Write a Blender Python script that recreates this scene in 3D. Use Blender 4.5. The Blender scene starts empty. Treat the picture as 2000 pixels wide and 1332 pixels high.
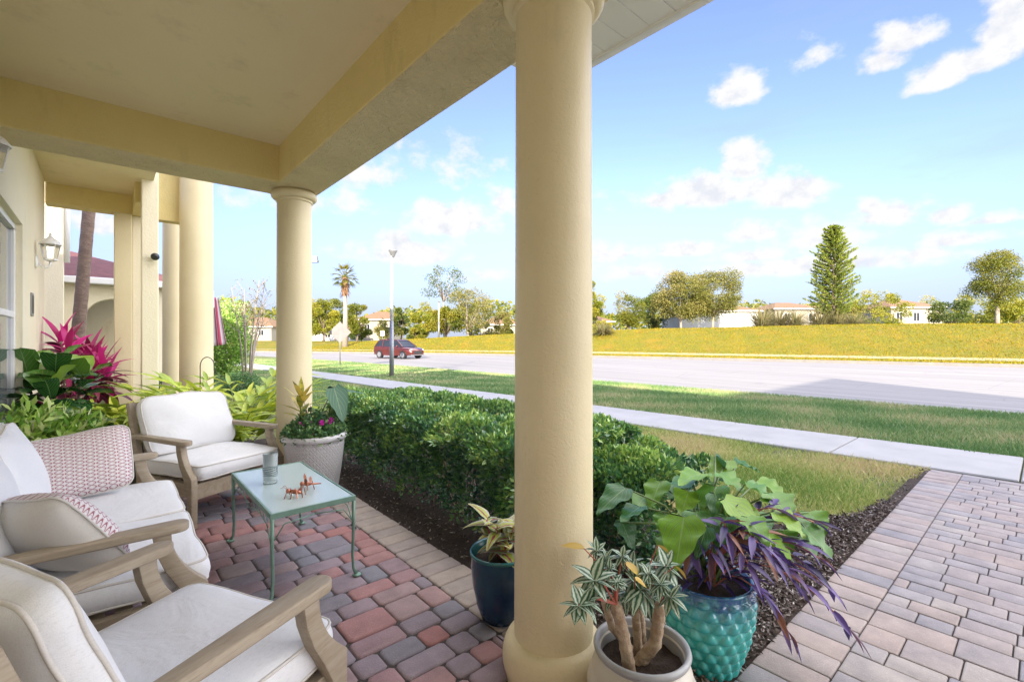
import bpy, bmesh, math, random
import numpy as np
from mathutils import Vector, Matrix, noise
random.seed(7); RS = np.random.RandomState(11)
C = bpy.context.scene.collection
PI = math.pi
YAW = math.radians(41.08); cY, sY = math.cos(YAW), math.sin(YAW); F = 912.0; H = 1.4
def D(u, t, z=0.0):
    """place seen in column u at depth t -> world point at height z"""
    a = (u-1000)/F*t
    return Vector((a*cY+t*sY, -a*sY+t*cY, z))
def G(u, v, z=0.0):
    return D(u, (H-z)*F/(v-660.0), z)
def ZV(v, t): return H+(660.0-v)*t/F
# ------------------------------------------------------------- linking
def tag(o, label=None, cat=None, group=None, kind=None):
    if label: o['label'] = label
    if cat: o['category'] = cat
    if group: o['group'] = group
    if kind: o['kind'] = kind
    return o
def empty(name, loc=(0,0,0), rz=0, label=None, cat=None, group=None):
    o = bpy.data.objects.new(name, None); C.objects.link(o)
    o.location = loc; o.rotation_euler = (0,0,rz); o.empty_display_size = .1
    return tag(o, label, cat, group)
def link(name, me, m=None, parent=None, loc=None, smooth=False):
    o = bpy.data.objects.new(name, me); C.objects.link(o)
    if m is not None: me.materials.append(m)
    if parent is not None: o.parent = parent
    if loc is not None: o.location = loc
    if smooth: me.polygons.foreach_set('use_smooth', [True]*len(me.polygons))
    return o
def copy_tree(o, parent=None):
    c = o.copy(); C.objects.link(c); c.parent = parent
    for ch in list(o.children): copy_tree(ch, c)
    return c
def np_mesh(name, V, Fc, rnd=None, uv=None):
    V = np.asarray(V, dtype=np.float32); Fc = np.asarray(Fc, dtype=np.int32)
    me = bpy.data.meshes.new(name); n, k = Fc.shape
    me.vertices.add(len(V)); me.vertices.foreach_set('co', V.ravel())
    me.loops.add(n*k); me.loops.foreach_set('vertex_index', Fc.ravel())
    me.polygons.add(n); me.polygons.foreach_set('loop_start', np.arange(0, n*k, k, dtype=np.int32))
    try: me.polygons.foreach_set('loop_total', np.full(n, k, dtype=np.int32))
    except Exception: pass
    me.update(calc_edges=True)
    if rnd is not None:
        a = me.attributes.new('rnd', 'FLOAT', 'FACE'); a.data.foreach_set('value', np.asarray(rnd, dtype=np.float32))
    if uv is not None:
        l = me.uv_layers.new(name='UVMap'); l.data.foreach_set('uv', np.asarray(uv, dtype=np.float32).ravel())
    me.validate()
    return me
# ------------------------------------------------------------- mesh builder
class MB:
    def __init__(s): s.v=[]; s.f=[]; s.r=[]; s.uv=[]
    def add(s, vs, fs, r=0.5, uvs=None):
        b=len(s.v); s.v += [tuple(p) for p in vs]
        for i, f in enumerate(fs):
            s.f.append(tuple(b+q for q in f)); s.r.append(r)
            s.uv.append([uvs[q] for q in f] if uvs else [(0,0)]*len(f))
    def box(s, x0,x1,y0,y1,z0,z1, r=.5):
        s.add([(x0,y0,z0),(x1,y0,z0),(x1,y1,z0),(x0,y1,z0),(x0,y0,z1),(x1,y0,z1),(x1,y1,z1),(x0,y1,z1)],
              [(3,2,1,0),(4,5,6,7),(0,1,5,4),(1,2,6,5),(2,3,7,6),(3,0,4,7)], r)
    def tube(s, pts, rad, n=8, caps=True, r=.5, flat=1.0):
        pts=[Vector(p) for p in pts]; rs = rad if isinstance(rad,(list,tuple)) else [rad]*len(pts)
        t=(pts[1]-pts[0]).normalized(); up=Vector((0,0,1)) if abs(t.z)<.9 else Vector((1,0,0))
        a=t.cross(up).normalized(); vs=[]; fs=[]
        for i,p in enumerate(pts):
            t=(pts[min(i+1,len(pts)-1)]-pts[max(i-1,0)]).normalized()
            a=(a-t*a.dot(t)).normalized(); b=t.cross(a)
            for k in range(n):
                an=2*PI*k/n; vs.append(p+a*(math.cos(an)*rs[i])+b*(math.sin(an)*rs[i]*flat))
        for i in range(len(pts)-1):
            for k in range(n): fs.append((i*n+k, i*n+(k+1)%n, (i+1)*n+(k+1)%n, (i+1)*n+k))
        if caps: fs.append(tuple(range(n-1,-1,-1))); fs.append(tuple((len(pts)-1)*n+k for k in range(n)))
        s.add(vs, fs, r)
    def lathe(s, prof, cx=0, cy=0, n=48, r=.5, cap=False):
        vs=[]; fs=[]
        for (rr,z) in prof:
            for k in range(n):
                an=2*PI*k/n; vs.append((cx+rr*math.cos(an), cy+rr*math.sin(an), z))
        for i in range(len(prof)-1):
            for k in range(n): fs.append((i*n+k, i*n+(k+1)%n, (i+1)*n+(k+1)%n, (i+1)*n+k))
        if cap: fs.append(tuple(range(n-1,-1,-1))); fs.append(tuple((len(prof)-1)*n+k for k in range(n)))
        s.add(vs, fs, r)
    def prism(s, poly, d0, d1, axis='x', r=.5):
        """poly of 2D points extruded along axis"""
        def mk(p,d):
            return (d,p[0],p[1]) if axis=='x' else ((p[0],d,p[1]) if axis=='y' else (p[0],p[1],d))
        n=len(poly); vs=[mk(p,d0) for p in poly]+[mk(p,d1) for p in poly]
        s.add(vs, [tuple(range(n-1,-1,-1)), tuple(range(n,2*n))]+[(i,(i+1)%n,n+(i+1)%n,n+i) for i in range(n)], r)
    def ball(s, c, rad, n=10, sq=(1,1,1), r=.5):
        vs=[];fs=[];m=n//2+1
        for i in range(m+1):
            th=PI*i/m
            for k in range(n):
                ph=2*PI*k/n
                vs.append((c[0]+rad*sq[0]*math.sin(th)*math.cos(ph), c[1]+rad*sq[1]*math.sin(th)*math.sin(ph), c[2]+rad*sq[2]*math.cos(th)))
        for i in range(m):
            for k in range(n): fs.append((i*n+k, (i+1)*n+k, (i+1)*n+(k+1)%n, i*n+(k+1)%n))
        s.add(vs,fs,r)
    def leaf(s, base, d, L, W, droop=.6, roll=0., prof='lance', fold=.25, r=None, n=8, wav=0.):
        """one leaf as a curved folded strip; uv: u across 0..1, v along 0..1"""
        if r is None: r=random.random()
        p=Vector(base); d=Vector(d).normalized(); down=Vector((0,0,-1))
        side=d.cross(Vector((0,0,1)))
        side = side.normalized() if side.length>1e-3 else Vector((1,0,0))
        side=Matrix.Rotation(roll,3,d) @ side
        vs=[]; uv=[]; step=L/n
        for i in range(n+1):
            q=i/n
            if prof=='lance': w=abs(math.sin(PI*min(1,(q*.93+.07))**.75))
            elif prof=='blade': w=(1-q)**.6*min(1,q*5+.35)
            elif prof=='heart': w=max(0,1.0-max(0,q-.18)/.82)**.72*(.62+.38*min(1,q/.18))
            elif prof=='fiddle': w=(.35+.25*math.sin(q*PI)+.55*q)*(1 if q<.8 else math.sqrt(max(0,1-((q-.8)/.2)**2)))
            else: w=math.sin(PI*(q*.96+.02))
            w=max(w,.02)*W/2
            nrm=side.cross(d).normalized()
            wz=wav*W*math.sin(q*17+r*30)
            vs += [p-side*w*math.cos(fold)+nrm*(w*math.sin(fold)+wz), p, p+side*w*math.cos(fold)+nrm*(w*math.sin(fold)-wz)]
            uv += [(0,q),(.5,q),(1,q)]
            d2=(d+down*(droop/n)).normalized(); ax=d.cross(d2)
            if ax.length>1e-6:
                side=(side-d2*side.dot(d2)).normalized()
            d=d2; p=p+d*step
        if prof=='heart':   # back lobes
            for k in (0,2):
                e=vs[k]-(vs[4]-vs[1])*1.1
                vs.append(vs[1]*.35+e*.65); uv.append((.1,0))
            fs=[(1,0,3*(n+1)),(1,2,3*(n+1)+1)]
        else: fs=[]
        for i in range(n):
            a=i*3; fs += [(a,a+1,a+4,a+3),(a+1,a+2,a+5,a+4)]
        s.add(vs,fs,r,uv)
        return p
    def xf(s, M):
        s.v=[tuple(M@Vector(p)) for p in s.v]; return s
    def mesh(s, name):
        me=bpy.data.meshes.new(name); me.from_pydata(s.v,[],s.f); me.update()
        a=me.attributes.new('rnd','FLOAT','FACE'); a.data.foreach_set('value', s.r)
        l=me.uv_layers.new(name='UVMap'); flat=[c for f in s.uv for p in f for c in p]
        if len(flat)==2*len(me.loops): l.data.foreach_set('uv', flat)
        return me
    def build(s, name, m, parent=None, smooth=False, bevel=0, bang=50, auto=None, segs=2):
        me=s.mesh(name)
        if bevel:
            bm=bmesh.new(); bm.from_mesh(me)
            bmesh.ops.remove_doubles(bm, verts=bm.verts, dist=1e-5)
            es=[e for e in bm.edges if e.is_manifold and e.calc_face_angle(0)>math.radians(bang)]
            bmesh.ops.bevel(bm, geom=es, offset=bevel, segments=segs, profile=.5, affect='EDGES', clamp_overlap=True)
            bm.to_mesh(me); bm.free()
        o=link(name, me, m, parent, smooth=smooth)
        if auto:
            me.polygons.foreach_set('use_smooth',[True]*len(me.polygons))
            try: me.set_sharp_from_angle(angle=math.radians(auto))
            except Exception: pass
        return o
def scatter_leaves(P, Dr, L, W, fold=.15, seed=0):
    """P centres, Dr directions (N,3), L, W arrays -> rhombus leaves"""
    rs=np.random.RandomState(seed); n=len(P)
    Dr=Dr/np.maximum(np.linalg.norm(Dr,axis=1,keepdims=True),1e-6)
    q=rs.normal(size=(n,3)); S=np.cross(Dr,q); S/=np.maximum(np.linalg.norm(S,axis=1,keepdims=True),1e-6)
    N=np.cross(S,Dr); L=np.broadcast_to(L,(n,))[:,None]; W=np.broadcast_to(W,(n,))[:,None]
    a=P; b=P+Dr*L*.5+S*W*.5+N*W*fold; c=P+Dr*L; d=P+Dr*L*.5-S*W*.5+N*W*fold
    V=np.stack([a,b,c,d],1).reshape(-1,3); Fc=np.arange(4*n).reshape(-1,4)
    return V,Fc
# ------------------------------------------------------------- materials
def mat(name):
    m=bpy.data.materials.new(name); m.use_nodes=True; nt=m.node_tree
    return m, nt, nt.nodes['Principled BSDF']
def nd(nt, t, **k):
    n=nt.nodes.new(t)
    for a,b in k.items():
        if a.startswith('i_'): n.inputs[a[2:].replace('_',' ')].default_value=b
        else: setattr(n,a,b)
    return n
def ramp(nt, fac, stops, interp='LINEAR'):
    r=nd(nt,'ShaderNodeValToRGB'); r.color_ramp.interpolation=interp; e=r.color_ramp.elements
    while len(e)<len(stops): e.new(.5)
    for i,(p,c) in enumerate(stops): e[i].position=p; e[i].color=(c[0],c[1],c[2],1)
    nt.links.new(fac, r.inputs[0]); return r.outputs[0]
def obj_noise(nt, scale, detail=4, rough=.55, coord='Object', sc=None, dist=0):
    tc=nd(nt,'ShaderNodeTexCoord'); src=tc.outputs[coord]
    if sc:
        mp=nd(nt,'ShaderNodeMapping'); mp.inputs['Scale'].default_value=sc; nt.links.new(src,mp.inputs[0]); src=mp.outputs[0]
    n=nd(nt,'ShaderNodeTexNoise'); n.inputs['Scale'].default_value=scale; n.inputs['Detail'].default_value=detail
    n.inputs['Roughness'].default_value=rough; n.inputs['Distortion'].default_value=dist
    nt.links.new(src,n.inputs['Vector']); return n.outputs['Fac']
def bump(nt, bs, h, strength=.3, dist=.01):
    b=nd(nt,'ShaderNodeBump'); b.inputs['Strength'].default_value=strength; b.inputs['Distance'].default_value=dist
    nt.links.new(h,b.inputs['Height']); nt.links.new(b.outputs[0],bs.inputs['Normal']); return b
def mix(nt, a, b, fac, mode='MIX'):
    m=nd(nt,'ShaderNodeMix'); m.data_type='RGBA'; m.blend_type=mode
    for v,i in ((fac,0),(a,6),(b,7)):
        if hasattr(v,'links'): nt.links.new(v,m.inputs[i])
        elif i==0: m.inputs[0].default_value=v
        else: m.inputs[i].default_value=(v[0],v[1],v[2],1)
    return m.outputs[2]
def mth(nt, op, a, b=None, c=None, clamp=False):
    m=nd(nt,'ShaderNodeMath'); m.operation=op; m.use_clamp=clamp
    for i,v in enumerate((a,b,c)):
        if v is None: continue
        if hasattr(v,'links'): nt.links.new(v,m.inputs[i])
        else: m.inputs[i].default_value=v
    return m.outputs[0]
def simple(name, c1, c2=None, scale=8, rough=.6, metal=0, bs=.0, bscale=60, bd=.004, spec=.5, coord='Object', sc=None):
    m,nt,b=mat(name); b.inputs['Roughness'].default_value=rough; b.inputs['Metallic'].default_value=metal
    b.inputs['Specular IOR Level'].default_value=spec
    if c2 is None: c2=tuple(x*.85 for x in c1)
    n=obj_noise(nt,scale,5,coord=coord,sc=sc); col=ramp(nt,n,[(.3,c1),(.7,c2)]); nt.links.new(col,b.inputs['Base Color'])
    if bs: bump(nt,b,obj_noise(nt,bscale,6,.6,coord=coord,sc=sc),bs,bd)
    return m
def leafm(name, stops, rough=.45, trans=.25, spec=.4, coat=0):
    m,nt,b=mat(name); at=nd(nt,'ShaderNodeAttribute',attribute_name='rnd')
    col=ramp(nt,at.outputs['Fac'],stops); nt.links.new(col,b.inputs['Base Color'])
    b.inputs['Roughness'].default_value=rough; b.inputs['Specular IOR Level'].default_value=spec
    if coat: b.inputs['Coat Weight'].default_value=coat
    if trans:
        t=nd(nt,'ShaderNodeBsdfTranslucent'); nt.links.new(col,t.inputs[0]); x=nd(nt,'ShaderNodeMixShader'); x.inputs[0].default_value=trans
        nt.links.new(b.outputs[0],x.inputs[1]); nt.links.new(t.outputs[0],x.inputs[2])
        nt.links.new(x.outputs[0],nt.nodes['Material Output'].inputs[0])
    return m
M={}
def stucco(name,c1,c2,bs=.5,scale=34,bd=.012):
    m,nt,b=mat(name); b.inputs['Roughness'].default_value=.72; b.inputs['Specular IOR Level'].default_value=.3
    n=obj_noise(nt,1.3,6,.6); col=ramp(nt,n,[(.3,c1),(.72,c2)])
    sp=obj_noise(nt,90,2); col=mix(nt,col,tuple(x*.82 for x in c2),ramp(nt,sp,[(.62,(0,0,0)),(.8,(.5,.5,.5))]))
    col=mix(nt,col,tuple(x*.74 for x in c2),ramp(nt,obj_noise(nt,2.6,7,.72,sc=(1,1,.35)),[(.56,(0,0,0)),(.74,(.6,.6,.6))]))
    nt.links.new(col,b.inputs['Base Color'])
    h=mth(nt,'ADD',obj_noise(nt,scale,4,.55,dist=.8),mth(nt,'MULTIPLY',obj_noise(nt,scale*5,3),.3)); bump(nt,b,h,bs,bd)
    return m
M['stucco']=stucco('stucco_yellow',(.75,.625,.30),(.69,.565,.25))
M['stucco_rough']=stucco('stucco_skip_trowel',(.78,.67,.42),(.66,.55,.33),bs=1.0,scale=14,bd=.045)
M['column']=stucco('column_paint',(.74,.65,.43),(.66,.57,.36),bs=.5,scale=60,bd=.0035)
M['column'].node_tree.nodes['Principled BSDF'].inputs['Roughness'].default_value=.42
M['ceiling']=stucco('ceiling_paint',(.78,.68,.45),(.75,.65,.42),bs=.1,scale=60,bd=.003)
M['wall']=stucco('wall_cream',(.82,.75,.57),(.78,.71,.53),bs=.4)
M['vinyl']=simple('white_vinyl',(.90,.90,.89),(.86,.86,.86),3,.45)
M['white']=simple('white_paint',(.80,.80,.80),(.75,.75,.76),5,.4)
M['black']=simple('black_metal',(.02,.02,.022),(.03,.03,.03),20,.4)
M['grey']=simple('grey_metal',(.30,.31,.32),(.24,.25,.26),8,.45,.4)
M['pole']=simple('concrete_pole',(.62,.61,.58),(.54,.53,.50),6,.7,bs=.2)
M['wood']=None
def wood():
    m,nt,b=mat('weathered_teak'); b.inputs['Roughness'].default_value=.65
    tc=nd(nt,'ShaderNodeTexCoord'); 
    n=obj_noise(nt,2.2,6,.7,sc=(9,1.2,9),dist=1.0); n2=obj_noise(nt,60,4,.6,sc=(3,.35,3))
    col=ramp(nt,n,[(.25,(.27,.21,.145)),(.5,(.36,.30,.22)),(.75,(.43,.37,.29))])
    col=mix(nt,col,(.20,.155,.11),ramp(nt,n2,[(.52,(0,0,0)),(.75,(.6,.6,.6))]))
    nt.links.new(col,b.inputs['Base Color']); bump(nt,b,n2,.35,.002); return m
M['wood']=wood()
def fabric(name,c1,c2,wr=.4):
    m,nt,b=mat(name); b.inputs['Roughness'].default_value=.9; b.inputs['Specular IOR Level'].default_value=.15
    try: b.inputs['Sheen Weight'].default_value=.15
    except Exception: pass
    col=ramp(nt,obj_noise(nt,3,5),[(.3,c1),(.7,c2)])
    wv=obj_noise(nt,260,2,.5,sc=(1,.25,1)); col=mix(nt,col,tuple(x*.86 for x in c2),ramp(nt,wv,[(.5,(0,0,0)),(.75,(.6,.6,.6))]))
    nt.links.new(col,b.inputs['Base Color'])
    h=mth(nt,'ADD',mth(nt,'MULTIPLY',obj_noise(nt,3.2,3,.5,sc=(1,2.0,1),dist=.8),1.0),mth(nt,'MULTIPLY',obj_noise(nt,350,1),.05)); bump(nt,b,h,wr,.03)
    return m
M['cushion']=fabric('linen_offwhite',(.78,.79,.81),(.72,.735,.76),.38)
M['piping']=fabric('linen_piping',(.66,.63,.59),(.60,.58,.55),.1)
def pillowmat():
    m,nt,b=mat('ogee_print'); b.inputs['Roughness'].default_value=.9
    tc=nd(nt,'ShaderNodeTexCoord'); sp=nd(nt,'ShaderNodeSeparateXYZ'); nt.links.new(tc.outputs['UV'],sp.inputs[0])
    u=mth(nt,'MULTIPLY',sp.outputs[0],2*PI*11); v=mth(nt,'MULTIPLY',sp.outputs[1],2*PI*9)
    w=mth(nt,'MULTIPLY',mth(nt,'SINE',v),1.25)
    a=mth(nt,'ABSOLUTE',mth(nt,'SINE',mth(nt,'ADD',mth(nt,'MULTIPLY',u,.5),w)))
    c=mth(nt,'ABSOLUTE',mth(nt,'SINE',mth(nt,'SUBTRACT',mth(nt,'MULTIPLY',u,.5),w)))
    line=mth(nt,'LESS_THAN',mth(nt,'MINIMUM',a,c),.23)
    inner=mth(nt,'LESS_THAN',mth(nt,'ABSOLUTE',mth(nt,'SUBTRACT',mth(nt,'MINIMUM',a,c),.5)),.06)
    col=mix(nt,(.72,.69,.69),(.34,.13,.15),line); col=mix(nt,col,(.48,.36,.38),mth(nt,'MULTIPLY',inner,.8))
    nt.links.new(col,b.inputs['Base Color']); bump(nt,b,obj_noise(nt,200,2),.2,.002); return m
M['pillow']=pillowmat()
def pavers(name,stops,rough=.75,spk=(.75,.72,.70)):
    m,nt,b=mat(name); b.inputs['Roughness'].default_value=rough; b.inputs['Specular IOR Level'].default_value=.35
    at=nd(nt,'ShaderNodeAttribute',attribute_name='rnd'); col=ramp(nt,at.outputs['Fac'],stops)
    n=obj_noise(nt,7,5,.65); n2=obj_noise(nt,140,3,.7)
    col=mix(nt,col,ramp(nt,n,[(.3,(.55,.55,.58)),(.7,(1.0,.98,.96))]),.75,'MULTIPLY')
    col=mix(nt,col,spk,ramp(nt,n2,[(.6,(0,0,0)),(.75,(.35,.35,.35))]))
    col=mix(nt,col,(.05,.045,.045),ramp(nt,obj_noise(nt,190,2),[(.66,(0,0,0)),(.8,(.45,.45,.45))]))
    nt.links.new(col,b.inputs['Base Color']); bump(nt,b,mth(nt,'ADD',n2,mth(nt,'MULTIPLY',n,.8)),.55,.005); return m
M['patio']=pavers('patio_pavers',[(0,(.24,.24,.28)),(.22,(.30,.25,.29)),(.42,(.37,.25,.27)),(.55,(.42,.20,.19)),(.66,(.40,.26,.26)),(.8,(.34,.29,.31)),(.88,(.47,.40,.35)),(1,(.42,.36,.33))])
M['walk']=pavers('walk_pavers',[(0,(.29,.275,.29)),(.3,(.36,.32,.31)),(.6,(.40,.325,.29)),(.8,(.33,.31,.32)),(1,(.42,.37,.33))])
M['sand']=simple('joint_sand',(.045,.04,.04),(.07,.06,.055),60,.95,bs=.5,bscale=200)
def mulchm():
    m,nt,b=mat('mulch'); b.inputs['Roughness'].default_value=.9
    at=nd(nt,'ShaderNodeAttribute',attribute_name='rnd')
    nt.links.new(ramp(nt,at.outputs['Fac'],[(0,(.04,.028,.022)),(.5,(.12,.085,.07)),(.8,(.22,.18,.16)),(1,(.46,.42,.39))]),b.inputs['Base Color']); return m
M['mulch']=mulchm()
M['soil']=simple('soil',(.035,.022,.016),(.06,.04,.028),40,.95,bs=.8,bscale=90,bd=.02)
def grassm(name,c):
    m,nt,b=mat(name); b.inputs['Roughness'].default_value=.8; b.inputs['Specular IOR Level'].default_value=.2
    n=obj_noise(nt,.35,6,.6); n2=obj_noise(nt,9,5,.7); n3=obj_noise(nt,70,3,.7)
    col=ramp(nt,n,[(.32,c[0]),(.5,c[1]),(.68,c[2])])
    col=mix(nt,col,c[3],ramp(nt,n2,[(.45,(0,0,0)),(.7,(.7,.7,.7))]))
    col=mix(nt,col,tuple(x*.45 for x in c[1]),ramp(nt,n3,[(.5,(0,0,0)),(.68,(.6,.6,.6))]))
    nt.links.new(col,b.inputs['Base Color']); bump(nt,b,mth(nt,'ADD',n3,n2),.9,.05); return m
M['grass']=grassm('lawn',((.16,.21,.07),(.22,.25,.09),(.30,.28,.13),(.34,.29,.17)))
M['grass_far']=grassm('golden_lawn',((.26,.20,.016),(.17,.18,.014),(.29,.19,.02),(.32,.23,.045)))
M['blade']=leafm('grass_blades',[(0,(.12,.25,.08)),(.5,(.24,.36,.13)),(.75,(.40,.44,.20)),(1,(.52,.46,.26))],.6,.25,.2)
M['berm_blade']=leafm('berm_blades',[(0,(.17,.19,.015)),(.4,(.27,.24,.016)),(.8,(.34,.25,.02)),(1,(.36,.27,.03))],.8,.2,.1)
M['blade_dry']=leafm('dry_blades',[(0,(.18,.32,.07)),(.35,(.38,.46,.13)),(.65,(.58,.56,.22)),(.88,(.72,.63,.36)),(1,(.58,.42,.26))],.7,.25,.2)
M['redmulch']=simple('red_mulch',(.20,.10,.05),(.12,.06,.035),30,.95,bs=.6,bscale=60,bd=.05)
M['oldkerb']=simple('old_kerb',(.26,.24,.21),(.20,.19,.17),3,.9)
M['drypath']=simple('dry_path',(.42,.36,.20),(.36,.30,.14),3,.9)
M['concrete']=simple('sidewalk_concrete',(.42,.41,.40),(.35,.345,.335),2.2,.85,bs=.3,bscale=120,bd=.004)
def roadm():
    m,nt,b=mat('road_surface'); b.inputs['Roughness'].default_value=.85
    n=obj_noise(nt,.5,6,.6,sc=(1,.12,1)); n2=obj_noise(nt,60,4,.7)
    col=ramp(nt,n,[(.3,(.30,.285,.27)),(.7,(.235,.225,.22))]); col=mix(nt,col,(.14,.135,.13),ramp(nt,n2,[(.5,(0,0,0)),(.75,(.5,.5,.5))]))
    col=mix(nt,col,(.17,.165,.16),ramp(nt,obj_noise(nt,.9,5,.7),[(.60,(0,0,0)),(.68,(.35,.35,.35))]))
    col=mix(nt,col,(.36,.345,.33),ramp(nt,obj_noise(nt,1.6,4,.6,sc=(2.2,.03,1)),[(.52,(0,0,0)),(.62,(.5,.5,.5))]))
    vo=nd(nt,'ShaderNodeTexVoronoi',feature='DISTANCE_TO_EDGE'); vo.inputs['Scale'].default_value=.22; tc2=nd(nt,'ShaderNodeTexCoord'); nt.links.new(tc2.outputs['Object'],vo.inputs['Vector'])
    col=mix(nt,col,(.10,.095,.09),ramp(nt,vo.outputs[0],[(.0,(.3,.3,.3)),(.005,(0,0,0))]))
    nt.links.new(col,b.inputs['Base Color']); bump(nt,b,n2,.4,.004); return m
M['road']=roadm()
def roofm():
    m,nt,b=mat('tile_roof'); b.inputs['Roughness'].default_value=.85; n=obj_noise(nt,1.5,5,.7); col=ramp(nt,n,[(.3,(.30,.18,.09)),(.7,(.22,.13,.07))])
    w=nd(nt,'ShaderNodeTexWave',wave_type='BANDS',bands_direction='Z'); w.inputs['Scale'].default_value=2.2; w.inputs['Distortion'].default_value=.6; tc=nd(nt,'ShaderNodeTexCoord'); nt.links.new(tc.outputs['Object'],w.inputs[0])
    col=mix(nt,col,(.10,.05,.03),ramp(nt,w.outputs['Fac'],[(.0,(.7,.7,.7)),(.3,(0,0,0))])); nt.links.new(col,b.inputs['Base Color']); return m
M['roof_tile']=roofm()
M['roof_red']=simple('maroon_shingle',(.20,.075,.075),(.12,.05,.055),6,.85,bs=.5,bscale=40,bd=.02)
M['farwall']=simple('far_stucco',(.36,.33,.27),(.32,.29,.24),2,.8)
M['farwhite']=simple('far_white',(.66,.66,.67),(.62,.62,.64),2,.8)
M['bark']=simple('bark',(.22,.17,.13),(.12,.09,.07),14,.9,bs=.8,bscale=50,bd=.02)
M['bark_pale']=simple('pale_bark',(.42,.36,.30),(.30,.25,.21),12,.85,bs=.5,bscale=40,bd=.01)
M['palmbark']=simple('palm_bark',(.36,.27,.23),(.24,.17,.15),9,.9,bs=.9,bscale=26,bd=.03,sc=(1,1,2.5))
M['dglass']=simple('dark_glass',(.02,.025,.03),(.03,.035,.04),3,.05)
def glass(name,c=(1,1,1),rough=0.0,ior=1.45):
    m,nt,b=mat(name); b.inputs['Base Color'].default_value=(*c,1); b.inputs['Transmission Weight'].default_value=1
    b.inputs['Roughness'].default_value=rough; b.inputs['IOR'].default_value=ior; return m
M['glass']=None
def thin(name,tint=(.93,.97,.97),op=.88):
    m,nt,b=mat(name); b.inputs['Base Color'].default_value=(.9,.95,.95,1); b.inputs['Roughness'].default_value=.03; b.inputs['Specular IOR Level'].default_value=1
    t=nd(nt,'ShaderNodeBsdfTransparent'); t.inputs[0].default_value=(*tint,1); fr=nd(nt,'ShaderNodeFresnel'); fr.inputs[0].default_value=1.45
    x=nd(nt,'ShaderNodeMixShader'); nt.links.new(mth(nt,'ADD',fr.outputs[0],1-op,clamp=True),x.inputs[0]); nt.links.new(t.outputs[0],x.inputs[1]); nt.links.new(b.outputs[0],x.inputs[2]); nt.links.new(x.outputs[0],nt.nodes['Material Output'].inputs[0]); return m
def winm():
    m,nt,b=mat('window_glass'); b.inputs['Base Color'].default_value=(.10,.12,.14,1); b.inputs['Roughness'].default_value=.03
    b.inputs['Specular IOR Level'].default_value=1; b.inputs['Metallic'].default_value=.6; b.inputs['Base Color'].default_value=(.35,.38,.42,1)
    return m
M['window']=winm(); M['glass']=thin('clear_glass')
# foliage
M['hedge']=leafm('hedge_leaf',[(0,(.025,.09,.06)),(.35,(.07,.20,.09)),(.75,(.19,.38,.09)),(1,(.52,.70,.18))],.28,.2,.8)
M['twig']=simple('twig',(.36,.29,.22),(.24,.19,.14),20,.9)
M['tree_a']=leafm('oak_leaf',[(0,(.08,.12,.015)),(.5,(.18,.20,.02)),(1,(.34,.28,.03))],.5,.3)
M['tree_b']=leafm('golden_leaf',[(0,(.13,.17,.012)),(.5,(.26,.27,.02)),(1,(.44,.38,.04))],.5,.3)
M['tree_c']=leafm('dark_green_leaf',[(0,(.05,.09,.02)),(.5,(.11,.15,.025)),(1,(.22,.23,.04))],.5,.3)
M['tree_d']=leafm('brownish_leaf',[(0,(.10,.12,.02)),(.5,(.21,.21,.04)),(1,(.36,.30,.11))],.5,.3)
M['pine']=leafm('pine_needles',[(0,(.07,.13,.015)),(.5,(.19,.26,.03)),(1,(.36,.38,.06))],.5,.25)
M['reed']=leafm('reed',[(0,(.14,.16,.06)),(.5,(.26,.24,.11)),(1,(.38,.30,.15))],.6,.3)
EXPO=1.25
SKYMUL=(.98,.85,1.10)
HAZECOL=(1.42,1.76,2.38)
CLOUDCOL=(2.8,2.8,2.84)
SKYFILL=(13.8,13.5,13.9)  # brightness of the porch fill area added to the sky
# ============================================================= camera / light / world
sc=bpy.context.scene
cam=bpy.data.cameras.new('camera'); co=bpy.data.objects.new('camera',cam); C.objects.link(co); sc.camera=co
co.location=(0,0,H); co.rotation_euler=(PI/2,0,-YAW); cam.lens=36*F/2000; cam.sensor_width=36; cam.shift_y=-.003
cam.clip_start=.05; cam.clip_end=3000
SUN_EL=math.radians(19); SD=Vector((-.75,-.66,0)).normalized()
sl=bpy.data.lights.new('sun','SUN'); sl.energy=5.0; sl.angle=math.radians(.5); sl.color=(1,.88,.70)
so=bpy.data.objects.new('sun',sl); C.objects.link(so)
sdir=Vector((SD.x*math.cos(SUN_EL),SD.y*math.cos(SUN_EL),math.sin(SUN_EL)))
so.rotation_euler=sdir.to_track_quat('Z','Y').to_euler(); so.location=sdir*60
w=bpy.data.worlds.new('World'); sc.world=w; w.use_nodes=True; nt=w.node_tree; bg=nt.nodes['Background']; bg.inputs['Strength'].default_value=.15
sky=nd(nt,'ShaderNodeTexSky',sky_type='NISHITA'); sky.sun_disc=False; sky.sun_elevation=SUN_EL; sky.sun_rotation=math.atan2(SD.x,SD.y)
sky.air_density=1.0; sky.dust_density=.6; sky.ozone_density=2.5
tc=nd(nt,'ShaderNodeTexCoord'); vm=nd(nt,'ShaderNodeVectorMath',operation='NORMALIZE'); nt.links.new(tc.outputs['Generated'],vm.inputs[0])
sp=nd(nt,'ShaderNodeSeparateXYZ'); nt.links.new(vm.outputs[0],sp.inputs[0])
az=mth(nt,'ARCTAN2',sp.outputs[0],sp.outputs[1]); el=mth(nt,'ARCSINE',sp.outputs[2])
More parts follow.
